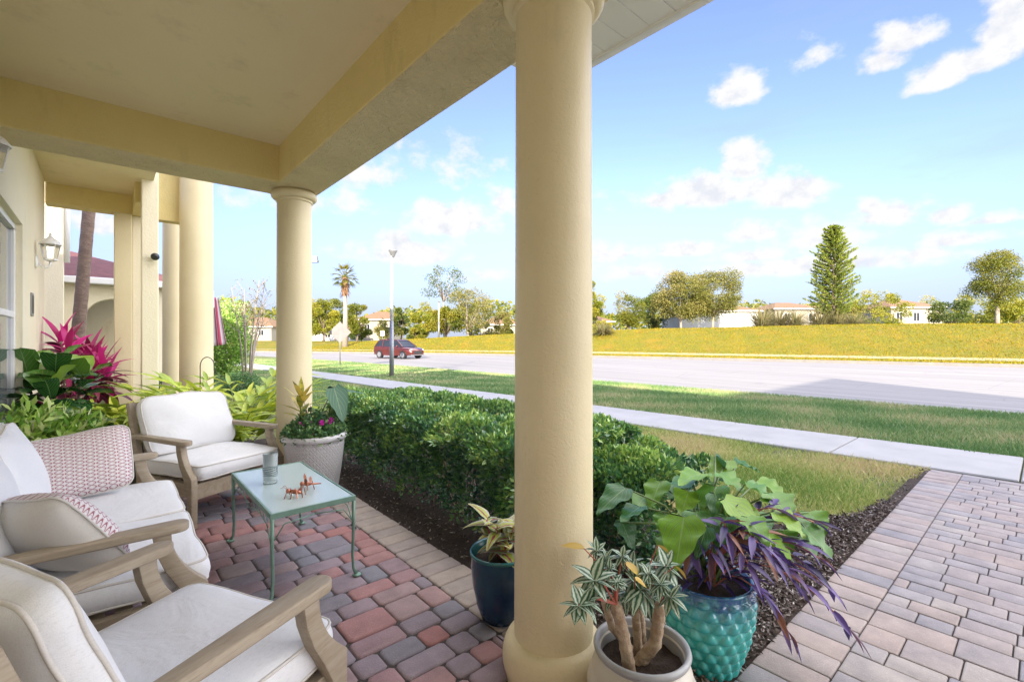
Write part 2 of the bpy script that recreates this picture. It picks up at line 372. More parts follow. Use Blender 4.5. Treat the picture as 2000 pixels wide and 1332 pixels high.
def sky_noise(scale,detail,zs):
    mp=nd(nt,'ShaderNodeMapping'); mp.inputs['Scale'].default_value=(1,1,zs); nt.links.new(vm.outputs[0],mp.inputs[0])
    n=nd(nt,'ShaderNodeTexNoise'); n.inputs['Scale'].default_value=scale; n.inputs['Detail'].default_value=detail; n.inputs['Roughness'].default_value=.6
    nt.links.new(mp.outputs[0],n.inputs[0]); return n.outputs['Fac']
n1=sky_noise(9,9,1.5); n2=sky_noise(26,5,1.3); n3=sky_noise(2.2,7,4.5)
clouds=[(1370,385,135,38,1.0),(1450,330,45,45,1.0),(1300,395,50,26,.9),(1545,385,62,34,.75),(890,438,92,40,.95),(850,415,45,28,.8),(800,500,110,30,.8),(770,478,40,24,.8),
(988,400,30,40,.6),(1465,460,62,24,.75),(1600,468,100,30,.6),(1725,425,75,34,.8),(1700,410,30,22,.9),(1345,490,70,20,.9),(1855,425,45,22,.6),(1765,82,60,32,.65),
(1715,128,48,22,.6),(1880,135,95,32,.9),(1965,60,60,85,1.0),(1830,165,60,22,.8),(1442,185,44,34,.7),(1940,432,70,14,.6),(1810,500,80,16,.55),(740,340,180,40,.3),(950,540,60,20,.5),
(1230,535,90,24,.45),(1620,520,220,26,.6),(1480,500,90,18,.6),(1200,500,60,22,.55),(1880,470,90,20,.6),(600,400,140,26,.3),(180,440,60,36,.6),(1590,120,35,20,.25)]
cd=None; low=None
for (u,v,a,b_,s_) in clouds:
    a*=1.3; b_*=1.3; s_=min(1,s_*1.1)
    d=Vector(((u-1000)/F*cY+sY,-(u-1000)/F*sY+cY,(660-v)/F)); d.normalize()
    a0=math.atan2(d.x,d.y); e0=math.asin(d.z); k=math.cos(math.atan((u-1000)/F))
    dx=mth(nt,'DIVIDE',mth(nt,'SUBTRACT',az,a0),a/F*k*k); dy=mth(nt,'DIVIDE',mth(nt,'SUBTRACT',el,e0),b_/F*k)
    dyy=mth(nt,'MAXIMUM',dy,mth(nt,'MULTIPLY',dy,-2.0))
    q=mth(nt,'SQRT',mth(nt,'ADD',mth(nt,'MULTIPLY',dx,dx),mth(nt,'MULTIPLY',dyy,dyy)))
    val=mth(nt,'MULTIPLY_ADD',q,-s_,s_)
    sh=mth(nt,'MULTIPLY_ADD',dy,.5,.5,clamp=True)
    cd=val if cd is None else mth(nt,'MAXIMUM',cd,val)
dens=mth(nt,'ADD',cd,mth(nt,'MULTIPLY_ADD',n1,1.5,-.70)); dens=mth(nt,'ADD',dens,mth(nt,'MULTIPLY_ADD',n2,1.0,-.48))
dm=nd(nt,'ShaderNodeMapRange',interpolation_type='SMOOTHSTEP'); dm.inputs[1].default_value=.0; dm.inputs[2].default_value=.5; nt.links.new(dens,dm.inputs[0])
wisp=nd(nt,'ShaderNodeMapRange',interpolation_type='SMOOTHSTEP'); wisp.inputs[1].default_value=.46; wisp.inputs[2].default_value=.8; wisp.inputs[4].default_value=.40; nt.links.new(n3,wisp.inputs[0])
hz=nd(nt,'ShaderNodeMapRange',interpolation_type='SMOOTHSTEP'); hz.inputs[1].default_value=.34; hz.inputs[2].default_value=.0; hz.inputs[4].default_value=.9; nt.links.new(el,hz.inputs[0])
blue=mix(nt,sky.outputs[0],SKYMUL,1.0,'MULTIPLY')
base=mix(nt,blue,HAZECOL,mth(nt,'MAXIMUM',hz.outputs[0],wisp.outputs[0]))
fin=mix(nt,base,CLOUDCOL,dm.outputs[0])
shade=ramp(nt,n2,[(.34,(.84,.87,.93)),(.5,(1,1,1))])
fin=mix(nt,fin,mix(nt,fin,shade,1.0,'MULTIPLY'),dm.outputs[0])
# bright sky area added overhead and right, out of view, to light the porch
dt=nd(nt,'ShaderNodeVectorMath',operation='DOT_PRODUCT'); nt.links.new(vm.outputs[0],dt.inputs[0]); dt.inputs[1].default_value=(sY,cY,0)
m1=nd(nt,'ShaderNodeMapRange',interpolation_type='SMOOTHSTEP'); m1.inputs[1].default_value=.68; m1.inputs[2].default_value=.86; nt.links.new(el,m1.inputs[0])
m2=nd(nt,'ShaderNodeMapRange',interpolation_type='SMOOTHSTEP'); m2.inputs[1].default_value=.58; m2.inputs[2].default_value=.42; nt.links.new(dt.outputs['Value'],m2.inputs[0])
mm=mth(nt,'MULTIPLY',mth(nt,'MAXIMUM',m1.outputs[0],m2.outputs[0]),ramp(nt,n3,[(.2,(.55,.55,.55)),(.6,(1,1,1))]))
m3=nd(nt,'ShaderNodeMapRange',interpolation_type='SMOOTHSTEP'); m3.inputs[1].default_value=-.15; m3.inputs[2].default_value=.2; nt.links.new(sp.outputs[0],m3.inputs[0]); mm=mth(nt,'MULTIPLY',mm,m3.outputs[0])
fin2=mix(nt,fin,SKYFILL,mm)
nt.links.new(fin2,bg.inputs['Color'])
sc.view_settings.view_transform='Standard'; sc.view_settings.look='None'; sc.view_settings.exposure=EXPO; sc.view_settings.gamma=1
sc.cycles.max_bounces=10; sc.cycles.diffuse_bounces=6; sc.cycles.use_denoising=True
sc.cycles.sample_clamp_indirect=10; sc.cycles.transparent_max_bounces=8
# ============================================================= terrain
NX=[(-60,19.1),(-20,16.0),(.3,14.5),(10.1,13.8),(36.5,11.7),(50,9.3),(63,4.5),(80,-6),(110,-30),(200,-110)]
FX=[(-60,60),(-20,47),(.9,41),(26.8,33),(45,25),(63,14.3),(80,2),(110,-18),(200,-90)]
def hermite(tab,y):
    ys=np.array([p[0] for p in tab],float); xs=np.array([p[1] for p in tab],float); m=np.gradient(xs,ys)
    y=np.clip(np.asarray(y,float),ys[0],ys[-1]); i=np.clip(np.searchsorted(ys,y)-1,0,len(ys)-2)
    h=ys[i+1]-ys[i]; t=(y-ys[i])/h
    return (2*t**3-3*t**2+1)*xs[i]+(t**3-2*t**2+t)*h*m[i]+(-2*t**3+3*t**2)*xs[i+1]+(t**3-t**2)*h*m[i+1]
xn=lambda y:hermite(NX,y); xf=lambda y:hermite(FX,y)
swn=lambda y:7.2-.065*np.asarray(y,float); swf=lambda y:8.64-.072*np.asarray(y,float)
def sst(a,b,x): t=np.clip((x-a)/(b-a),0,1); return t*t*(3-2*t)
def hgt(x,y):
    x=np.asarray(x,float); y=np.asarray(y,float); a=xn(y); b=xf(y)
    z=-.055-.075*sst(2,7,x)
    z=z-.075*sst(swf(y)+.3,a,x)
    z=np.where((x>a)&(x<b),-.46,z)
    d=x-b
    far=-.18+2.75*sst(3.5,17,d)*np.where(y>30,np.clip(1-(y-30)/60,.35,1),1)+.25*sst(17,60,d)+.10*np.sin(y*.21+x*.1)*sst(6,18,d)
    z=np.where(d>=0,far,z)
    return z
def hz1(x,y): return float(hgt(x,y))
# lawn sheets : near side and far side, each follows the road edges
def sheet(name,xs_of_y,ys,ncol,zfun,m,label=None,kind='structure'):
    V=[];Fc=[]
    for j,y in enumerate(ys):
        xa,xb=xs_of_y(y)
        for i in range(ncol+1):
            q=(i/ncol)**(1.0); x=xa+(xb-xa)*q; V.append((x,y,zfun(x,y,i/ncol)))
    for j in range(len(ys)-1):
        for i in range(ncol):
            a=j*(ncol+1)+i; Fc.append((a,a+1,a+ncol+2,a+ncol+1))
    me=np_mesh(name,V,Fc); o=link(name,me,m,smooth=True); return tag(o,label,None,None,kind)
ysn=list(np.concatenate([np.linspace(-60,-12,13),np.arange(-11,45,.8),np.linspace(46,200,50)]))
sheet('ground',lambda y:(-120,float(xn(y))-.12),ysn,160,lambda x,y,q:hz1(x,y)-(.10 if x<1.9 else 0),M['grass'],'lawn in front of the houses, dry in patches')
def farx(y): b=float(xf(y)); return (b+.15,b+26)
sheet('berm_lawn',farx,list(np.linspace(-60,200,150)),60,lambda x,y,q:hz1(x,y),M['grass_far'],'golden sunlit grass rising beyond the road')
sheet('far_ground',lambda y:(float(xf(y))+25.9,float(xf(y))+1500),list(np.linspace(-60,200,40))+[400,900,1500],10,lambda x,y,q:hz1(x,min(y,200))-.02,M['grass'],'distant flat ground behind the houses')
sheet('outer_ground',lambda y:(-900,1600),[-1200,-300,-60.5],8,lambda x,y,q:-.3,M['grass'],'flat ground reaching away from the street')
sheet('road',lambda y:(float(xn(y)),float(xf(y))),list(np.linspace(-60,200,170)),10,lambda x,y,q:-.36+.05*math.sin(PI*q),M['road'],'wide pale road')
for nm,fn,sg in (('near',xn,-1),('far',xf,1)):
    sheet('kerb',(lambda fn,sg:(lambda y:(float(fn(y))-.14,float(fn(y))+.02) if sg<0 else (float(fn(y))-.02,float(fn(y))+.16)))(fn,sg),list(np.linspace(-60,200,170)),1,
      lambda x,y,q:hz1(float(fn(y))+sg*.2,y)+.015,M['concrete'] if sg<0 else M['oldkerb'],'low concrete kerb on the %s side of the road'%nm)
    # kerb face
    V=[];Fc=[];ys=list(np.linspace(-60,200,170))
    for y in ys:
        x=float(fn(y))-sg*.02; V+= [(x,y,-.40),(x,y,hz1(float(fn(y))+sg*.2,y)+.014)]
    for j in range(len(ys)-1): Fc.append((2*j,2*j+1,2*j+3,2*j+2))
    o=link('kerb_face',np_mesh('kf',V,Fc),M['oldkerb']); tag(o,'concrete face of the %s kerb'%nm,None,None,'structure')
# far side sidewalk (thin pale line)
sheet('far_sidewalk',lambda y:(float(xf(y))+4.2,float(xf(y))+5.5),list(np.linspace(-60,80,90)),3,lambda x,y,q:hz1(x,y)+.03,M['drypath'],'narrow sidewalk crossing the far lawn')
# near sidewalk slabs
mb=MB(); y=.19-1.68*14
while y<58:
    y0,y1=y+.008,y+1.672
    za=hz1(7.2,y0)+.045
    xa0,xa1,xb0,xb1=float(swn(y0)),float(swn(y1)),float(swf(y0)),float(swf(y1))
    b=len(mb.v); z=za; c=.012
    mb.add([(xa0,y0,z-.1),(xb0,y0,z-.1),(xb1,y1,z-.1),(xa1,y1,z-.1),(xa0,y0,z-c),(xb0,y0,z-c),(xb1,y1,z-c),(xa1,y1,z-c),
            (xa0+c,y0+c,z),(xb0-c,y0+c,z),(xb1-c,y1-c,z),(xa1+c,y1-c,z)],
           [(0,1,5,4),(1,2,6,5),(2,3,7,6),(3,0,4,7),(4,5,9,8),(5,6,10,9),(6,7,11,10),(7,4,8,11),(8,9,10,11)],random.random())
    y+=1.68
o=mb.build('sidewalk',M['concrete']); tag(o,'pale concrete sidewalk of jointed slabs',kind='structure')
# ============================================================= pavers
def paver(mb,x0,x1,y0,y1,z,r,ch=.007,cut=.012,gap=.003):
    x0+=gap;x1-=gap;y0+=gap;y1-=gap; z+=random.uniform(-.0018,.0018)
    def ring(i,zz,c):
        return [(x0+i+c,y0+i,zz),(x1-i-c,y0+i,zz),(x1-i,y0+i+c,zz),(x1-i,y1-i-c,zz),(x1-i-c,y1-i,zz),(x0+i+c,y1-i,zz),(x0+i,y1-i-c,zz),(x0+i,y0+i+c,zz)]
    vs=ring(0,z-.04,cut)+ring(0,z-ch,cut)+ring(ch*.45,z-ch*.35,cut)+ring(ch*1.5,z,cut)
    fs=[]
    for l in range(3):
        for k in range(8): fs.append((l*8+k,l*8+(k+1)%8,(l+1)*8+(k+1)%8,(l+1)*8+k))
    fs.append(tuple(range(24,32))); mb.add(vs,fs,r)
def courses(mb,x0,x1,y0,y1,z,along,heights,lens,rf,**k):
    rnd=random.Random(5); p=y0 if along=='x' else x0; pe=y1 if along=='x' else x1; a0=x0 if along=='x' else y0; a1=x1 if along=='x' else y1
    while p<pe-.03:
        h=rnd.choice(heights); h=min(h,pe-p)
        if pe-p-h<.07: h=pe-p
        q=a0-rnd.random()*.12
        while q<a1-.01:
            l=rnd.choice(lens); s0=max(q,a0); s1=min(q+l,a1)
            if a1-s1<.05: s1=a1
            if s1-s0>.03:
                if along=='x': paver(mb,s0,s1,p,p+h,z,rf(rnd),**k)
                else: paver(mb,p,p+h,s0,s1,z,rf(rnd),**k)
            q=s1 if s1>q else q+l
        p+=h
mb=MB(); courses(mb,-.60,1.42,-2.6,5.12,0,'x',[.13,.13,.19,.13],[.13,.19,.19,.25,.13],lambda r:r.random()**1.05*.8,ch=.010,cut=.016)
y=-2.6
while y<5.1: paver(mb,1.42,1.68,y,y+.135,0,.84+.16*random.random(),ch=.009,cut=.012); y+=.135
o=mb.build('patio',M['patio'],auto=40); tag(o,'porch floor of red, purple and grey brick pavers',kind='structure')
mb=MB(); mb.box(-.62,1.67,-2.62,5.13,-.2,-.012); o=mb.build('patio_base',M['sand']); tag(o,'dark joints between porch pavers',kind='structure')
WX1=6.96
mb=MB(); courses(mb,1.69,WX1,-3.0,.60,-.03,'y',[.13,.13,.19,.13],[.14,.20,.27,.20],lambda r:r.random(),ch=.004,cut=.004,gap=.003)
x=1.69
while x<WX1-.02: paver(mb,x,min(x+.155,WX1),.60,.865,-.03,random.random(),ch=.004,cut=.004,gap=.0035); x+=.155
# slope the walk gently down to the sidewalk
mb.v=[(a,b,c-.035*max(0,(a-1.69))/5.3) for a,b,c in mb.v]
o=mb.build('walkway',M['walk'],auto=40); tag(o,'pale pink and grey brick walkway',kind='structure')
mb=MB(); mb.add([(1.69,-3,-.042),(WX1,-3,-.078),(WX1,.87,-.078),(1.69,.87,-.042)],[(0,1,2,3)]); o=mb.build('walkway_base',M['sand']); tag(o,'dark joints of the brick walkway',kind='structure')
# mulch bed
BED=[(1.68,.87),(6.9,.875),(6.9,.91),(5.4,.95),(4.7,1.0),(4.3,1.2),(3.5,1.6),(3.35,2.6),(3.3,6.4),(2.6,7.2),(1.4,7.4),(1.2,9.5),(-.6,9.5),(-.6,5.14),(1.68,5.14)]
def inbed(x,y):
    c=False; n=len(BED)
    for i in range(n):
        x1,y1=BED[i]; x2,y2=BED[(i+1)%n]
        if (y1>y)!=(y2>y) and x<(x2-x1)*(y-y1)/(y2-y1)+x1: c=not c
    return c
gV=[];gF=[];gi={}
def gv(i,j):
    if (i,j) not in gi: gi[(i,j)]=len(gV); gV.append((i*.05,j*.05,-.036-.007*max(0,i*.05-1.7)+.008*noise.noise(Vector((i*.3,j*.3,0)))))
    return gi[(i,j)]
for i in range(-13,140):
    for j in range(16,192):
        if inbed(i*.05+.025,j*.05+.025): gF.append((gv(i,j),gv(i+1,j),gv(i+1,j+1),gv(i,j+1)))
me=np_mesh('bed',gV,gF)
o=link('mulch_bed',me,M['soil']); tag(o,'dark soil bed beside the porch',kind='structure')
pts=[]
while len(pts)<36000:
    x=random.uniform(1.6,5.2) if random.random()<.85 else random.uniform(-.6,6.9); y=random.choice([random.uniform(.86,2.2),random.uniform(.86,7),random.uniform(.86,1.25)])
    if inbed(x,y): pts.append((x,y,random.uniform(-.032,.004)-.007*max(0,x-1.7)))
P=np.array(pts); dr=RS.normal(size=P.shape)*np.array([1,1,.35]); V,Fc=scatter_leaves(P,dr,RS.uniform(.012,.045,len(P)),RS.uniform(.005,.014,len(P)),.1,3)
o=link('mulch_chips',np_mesh('chips',V,Fc,RS.rand(len(Fc))),M['mulch']); tag(o,'loose brown bark mulch around the pots and hedge','mulch',kind='stuff')
# grass blades
def blades(name,n,xr,yr,hr,label,m,seed,cond,w=.006):
    rs=np.random.RandomState(seed); X=rs.uniform(*xr,n*4); Y=rs.uniform(*yr,n*4); k=cond(X,Y,rs); X=X[k][:n]; Y=Y[k][:n]
    Z=hgt(X,Y)-.01; P=np.stack([X,Y,Z],1); N=len(P); hh=rs.uniform(*hr,N); th=rs.uniform(0,2*PI,N); ln=rs.normal(0,.5,(N,2))
    wv=np.stack([np.cos(th),np.sin(th),np.zeros(N)],1)*w*rs.uniform(.6,1.4,N)[:,None]
    tip=P+np.stack([ln[:,0]*hh,ln[:,1]*hh,hh],1)
    V=np.stack([P-wv,P+wv,tip],1).reshape(-1,3); Fc=np.arange(3*N).reshape(-1,3)
    pat=.5+.35*np.sin(X*1.9+1.3*np.sin(Y*1.1))*np.cos(Y*1.7+X*.6)+rs.normal(0,.22,N)
    o=link(name,np_mesh(name,V,Fc,np.clip(pat,0,1)),m); return tag(o,label,'grass',kind='stuff')
def c1(X,Y,rs):
    bed=np.zeros(len(X),bool)
    for i in range(len(BED)):
        (x1,y1),(x2,y2)=BED[i],BED[(i+1)%len(BED)]
        if y1!=y2: bed^=((y1>Y)!=(y2>Y))&(X<(x2-x1)*(Y-y1)/(y2-y1)+x1)
    dry=np.sin(X*2.1+Y*1.3)*np.sin(Y*2.7-X*.7)+rs.normal(0,.5,len(X))>-.42
    return (X>2.0)&(X<swn(Y)-.0+rs.normal(0,.05,len(X)))&(Y>.88)&~bed&dry
blades('lawn_grass',150000,(2.9,7.25),(.88,9.5),(.035,.085),'patchy dry lawn grass between hedge and sidewalk',M['blade_dry'],21,c1,.0075)
blades('lawn_grass',45000,(1.5,6.9),(9.5,24),(.03,.07),'green lawn grass beyond the far column',M['blade'],22,lambda X,Y,rs:(X<swn(Y))&~((X<2.6)&(Y<13)),.012)
blades('verge_grass',150000,(5.5,15.2),(-6,14),(.04,.11),'shaded green grass between sidewalk and road',M['blade'],23,lambda X,Y,rs:(X>swf(Y)+rs.normal(0,.05,len(X)))&(X<xn(Y)-.06+rs.normal(0,.05,len(X))),.012)
blades('verge_grass',50000,(4,14),(14,38),(.03,.09),'sunlit strip of grass beside the lamp post',M['blade'],24,lambda X,Y,rs:(X>swf(Y)+rs.normal(0,.03,len(X)))&(X<xn(Y)-.12),.02)
blades('berm_grass',110000,(2,66),(-22,66),(.05,.12),'uneven tufts of golden grass on the berm beyond the road',M['berm_blade'],25,lambda X,Y,rs:(X>xf(Y)+.3)&(X<xf(Y)+21)&(rs.rand(len(X))<.95),.035)
# ============================================================= house
hs=empty('house',(0,0,0),0,'cream stucco house with round columns and yellow beams around the porch','house')
def hb(name,boxes,m,bev=.012,parent=hs,auto=True,lab=None):
    mb=MB()
    for b in boxes: mb.box(*b)
    o=mb.build(name,m,parent,bevel=bev,segs=2)
    if lab: o['label']=lab
    return o
WXX=-.62
hb('wall',[(WXX-.3,WXX,-7.2,5.1,-.2,3.3),(WXX-.3,WXX,6.73,9.0,-.2,3.6),(WXX-.3,WXX,5.1,6.73,-.2,.60),(WXX-.3,WXX,5.1,6.73,2.53,3.6)],M['wall'],0)
def beam(name,b,parent=hs):
    mb=MB(); mb.box(*b); o=mb.build(name,M['stucco'],parent,bevel=.015); o.data.materials.append(M['stucco_rough'])
    for p in o.data.polygons:
        if p.normal.z<-.9: p.material_index=1
    return o
beam('beam',(1.22,1.63,-3.2,5.13,2.84,3.25)); beam('beam',(WXX+.001,1.30,4.69,5.128,2.842,3.24)); 
hb('porch_ceiling',[(WXX,1.22,-3.2,4.69,3.18,3.26)],M['ceiling'],0)
hb('upper_storey',[(-11,.3,-7.2,7.8,3.62,5.35),(-11,WXX-.31,-7.2,7.8,0,3.62),(-1,1.6,-7.2,5.1,3.27,3.6)],M['wall'],0)
hb('portico_ceiling',[(WXX,.5,5.14,9.25,3.54,3.60)],M['ceiling'],0)
hb('portico_beam',[(WXX,.31,9.05,9.3,3.26,3.538),(.312,.5,8.21,9.3,3.262,3.538),(.501,1.0,9.18,9.4,3.26,4.8)],M['stucco'],0)
hb('pillar',[(.10,.31,9.052,9.3,-.1,3.262)],M['column']); hb('pillar',[(.312,.5,9.15,9.34,-.1,3.263)],M['wall']); hb('pillar',[(.37,.555,8.0,8.2,-.1,4.2)],M['wall'])
def column(x,y,r,z1,name='column',cap=True,zb=-.02):
    mb=MB(); prof=[(r*1.03,zb+.2),(r*1.02,1.2),(r*1.0,2.0),(r*.985,z1-.16)]
    n=30; pr=[(r*(1.03-.045*(i/n)),zb+.15+(z1+.005-zb-.15)*i/n) for i in range(n+1)]
    mb.lathe(pr,0,0,64); o=mb.build(name,M['column'],hs,smooth=True); o.location=(x,y,0)
    mb=MB(); R=r*1.03; Wb=.036
    pb=[(R+.03,zb-.02),(R+.03,zb+.0)]+[(R+.048*math.sqrt(max(0,1-((z-.085)/.088)**2))+.001,z) for z in [.0+.0085*i for i in range(2,21)]]+[(R-.004,.174)]
    mb.lathe(pb,0,0,64); b=mb.build('base',M['column'],o,smooth=True)
    if cap:
        mb=MB(); r2=r*.985; zc=z1-.16
        zc=z1-.09
        pc=[(r2,zc-.02),(r2+.012,zc-.012),(r2+.012,zc+.0)]+[(r2+.012+.042*math.sin(PI*i/10),zc+.005+.085*(1-math.cos(PI*i/10))/2) for i in range(11)]+[(r2+.02,zc+.088),(r2+.02,z1)]
        mb.lathe(pc,0,0,64); mb.build('capital',M['column'],o,auto=50)
    return o
c=column(1.418,1.362,.160,2.84); c['label']='nearest round column beside the potted plants'
c=column(1.418,4.915,.160,2.84); c['label']='round column behind the white flower pot'
column(1.418,-2.2,.160,2.84)
pl=D(384,7.5); c=column(pl.x,pl.y,.225,5.6,cap=False); c['label']='thick tall column of the portico'
pl=D(339,8.6); c=column(pl.x,pl.y,.165,6.0,cap=False)
# window
wn=MB(); fr=[(5.1,6.73,.60,2.53)]
y0,y1,z0,z1=5.1,6.73,.60,2.53; xw=WXX-.05
for b in [(xw-.05,xw,y0,y1,z1-.06,z1),(xw-.05,xw,y0,y1,z0,z0+.06),(xw-.05,xw,y1-.06,y1,z0+.06,z1-.06),(xw-.05,xw,y0,y0+.06,z0+.06,z1-.06),(xw-.045,xw-.005,y0+.06,y1-.06,1.60,1.66)]: wn.box(*b)
wo=wn.build('window',M['white'],hs,bevel=.006)
mb=MB(); mb.box(xw-.03,xw-.026,y0+.06,y1-.06,z0+.06,1.6); mb.box(xw-.03,xw-.026,y0+.06,y1-.06,1.66,z1-.06); mb.build('pane',M['window'],wo)
# soffit, fascia, roof edge
mb=MB(); y=-4.2
while y<2.2:
    mb.box(1.635,2.24,y+.004,min(y+.148,2.2),3.10,3.112); mb.box(1.635,2.24,y-.006,y+.006,3.106,3.114); y+=.152
mb.build('soffit',M['vinyl'],hs)
hb('fascia',[(2.24,2.27,-4.2,2.2,3.085,3.26),(1.632,1.66,-4.2,2.2,3.088,3.10)],M['white'],.004)
mb=MB(); mb.prism([(2.27,3.12),(2.37,3.14),(2.385,3.25),(2.36,3.25),(2.355,3.16),(2.27,3.145)],-4.2,2.2,'y'); mb.build('gutter',M['white'],hs)
mb=MB(); mb.prism([(2.34,3.265),(2.34,3.29),(.2,4.3),(.2,4.27)],-4.2,2.22,'y'); mb.build('roof',M['roof_red'],hs)
mb=MB(); mb.prism([(1.635,3.115),(2.235,3.115),(2.235,3.255),(1.635,3.55)],2.15,2.21,'y'); mb.build('eave_end',M['white'],hs)
# gabled neighbour behind the camera (its roof shades the road)
g=empty('gabled_house',(0,0,0),0,'tall cream house with a street facing gable further along the row','house')
mb=MB(); mb.prism([(-20.2,-.2),(-7.25,-.2),(-7.25,6.0),(-13.7,9.7),(-20.2,6.0)],-12,.6,'x'); mb.build('wall',M['wall'],g)
mb=MB(); mb.prism([(-20.6,5.80),(-13.7,9.76),(-6.9,5.80),(-6.9,6.0),(-13.7,9.96),(-20.6,6.0)],-12.3,.9,'x'); mb.build('roof',M['roof_tile'],g)
for yy in (-17,-11.5):
    mb=MB(); mb.box(.60,.66,yy-.7,yy+.7,.9,2.3); wv=mb.build('window',M['white'],g); mb=MB(); mb.box(.661,.665,yy-.62,yy+.62,.98,2.22); mb.build('pane',M['window'],wv)
# neighbouring arched wing
nb=empty('neighbouring_house',(0,0,0),0,'low cream wing with arched entry, white gutter and maroon roof behind the palm trunk','house')
def arch_wall(x0,x1,zt,ax0,ax1,spring,top,y0,y1,m,name,parent):
    mb=MB(); n=16; pts=[]
    for i in range(n+1):
        th=PI*i/n; pts.append(((ax0+ax1)/2-(ax1-ax0)/2*math.cos(th), spring+(top-spring)*math.sin(th)))
    mb.box(x0,ax0,y0,y1,-.2,zt); mb.box(ax1,x1,y0,y1,-.2,zt)
    for i in range(n):
        (xa,za),(xb,zb)=pts[i],pts[i+1]
        mb.add([(xa,y0,za),(xb,y0,zb),(xb,y0,zt),(xa,y0,zt),(xa,y1,za),(xb,y1,zb),(xb,y1,zt),(xa,y1,zt)],[(0,1,2,3),(7,6,5,4),(0,4,5,1)])
    return mb.build(name,m,parent)
a=arch_wall(-3.5,1.35,2.55,-.32,.72,1.85,2.25,13.3,13.75,M['wall'],'front_wall',nb)
hb('back_wall',[(-3.5,1.35,17.8,18.0,-.2,2.5)],M['wall'],0,nb)
a=arch_wall(-3.5,1.35,2.5,-.1,.85,1.5,1.98,15.9,16.1,M['wall'],'rear_wall',nb)
hb('side_wall',[(-3.5,-3.3,13.75,15.9,-.2,2.5)],M['wall'],0,nb)
hb('tall_wall',[(-4.5,-.60,12.3,12.6,-.2,4.6)],M['wall'],0,nb)
mb=MB(); mb.tube([(-.55,12.42,4.4),(-.55,12.42,2.85)],.045,10); mb.build('downspout',M['white'],nb,smooth=True)
hb('gutter',[(-3.6,1.62,12.98,13.12,2.52,2.66)],M['white'],.02,nb)
mb=MB(); mb.add([(-4.5,13.0,2.66),(1.62,13.0,2.66),(-.9,16,3.62),(-4.5,16,3.62),(1.62,19,2.66),(-4.5,19,2.66)],[(0,1,2,3),(1,4,2),(3,2,4,5),(5,4,1,0)]); mb.build('roof',M['roof_red'],nb)
# ============================================================= cushions & chairs
def outline(a,b,r,n=6):
    pts=[]
    for (cx,cy,s) in ((a-r,b-r,0),(-(a-r),b-r,1),(-(a-r),-(b-r),2),(a-r,-(b-r),3)):
        for i in range(n+1):
            th=PI/2*(s+i/n); pts.append((cx+r*math.cos(th),cy+r*math.sin(th)))
    return pts
def cushion(name,wd,dp,th,Mx,parent,seed=0,puff=.35,r=.05,m='cushion',amp=.006,knife=False,pipe=True,n=22):
    a,b,h=wd/2,dp/2,th/2; mb=MB(); off=Vector((seed*3.1,seed*1.7,0))
    def fn(x,y,z):
        px,py=x*a,y*b
        q=Vector((max(-(a-r),min(a-r,px)),max(-(b-r),min(b-r,py)))); d=Vector((px,py))-q
        if abs(d.x)>1e-9 and abs(d.y)>1e-9:
            m_=max(abs(d.x),abs(d.y)); d=d.normalized()*m_
        px,py=q.x+d.x,q.y+d.y
        bul=(1-abs(x)**2.6)*(1-abs(y)**2.6)
        if knife: pz=z*h*max(.0,bul)**.55
        else: pz=z*h*((1-puff)+puff*bul**.7)
        if not knife:
            k=1+.035*(1-z*z)*(1 if max(abs(x),abs(y))>.98 else 0); px*=k; py*=k
        nv=noise.noise_vector(Vector((px*5,py*5,pz*5))+off)*amp+noise.noise_vector(Vector((px*2.2,py*2.2,0))+off)*amp*1.2
        return Vector((px,py,pz))+nv
    ns=6
    for sgn in (1,-1):
        vs=[fn(-1+2*i/n,-1+2*j/n,sgn) for j in range(n+1) for i in range(n+1)]; uv=[(i/n,j/n) for j in range(n+1) for i in range(n+1)]
        fs=[]
        for j in range(n):
            for i in range(n):
                q=(j*(n+1)+i,j*(n+1)+i+1,(j+1)*(n+1)+i+1,(j+1)*(n+1)+i); fs.append(q if sgn>0 else q[::-1])
        mb.add(vs,fs,.5,uv)
    if not knife:
        for (ax,s) in ((0,1),(0,-1),(1,1),(1,-1)):
            vs=[]
            for j in range(ns+1):
                for i in range(n+1):
                    p=-1+2*i/n; z=-1+2*j/ns
                    vs.append(fn(s,p,z) if ax==0 else fn(p,s,z))
            fs=[]
            for j in range(ns):
                for i in range(n):
                    q=(j*(n+1)+i,j*(n+1)+i+1,(j+1)*(n+1)+i+1,(j+1)*(n+1)+i); fs.append(q)
            mb.add(vs,fs)
    mb.xf(Mx); me=mb.mesh(name); bm=bmesh.new(); bm.from_mesh(me); bmesh.ops.remove_doubles(bm,verts=bm.verts,dist=1e-4); bmesh.ops.recalc_face_normals(bm,faces=bm.faces); bm.to_mesh(me); bm.free()
    o=link(name,me,M[m],parent,smooth=True)
    if pipe:
        for z in ((0,) if knife else (.93,-.93)):
            pm=MB(); pts=[]
            N=26
            ring=[(-1+2*i/N,-1) for i in range(N)]+[(1,-1+2*i/N) for i in range(N)]+[(1-2*i/N,1) for i in range(N)]+[(-1,1-2*i/N) for i in range(N)]
            for (x,y) in ring+[ring[0]]:
                p=fn(x,y,z); pts.append(Mx@(p+Vector((x,y,0)).normalized()*.002))
            pm.tube(pts,.0052 if not knife else .0045,6,False); pm.build('piping',M['piping'],o,smooth=True)
    return o
T=Matrix.Translation
def Rm(a,ax): return Matrix.Rotation(a,4,ax)
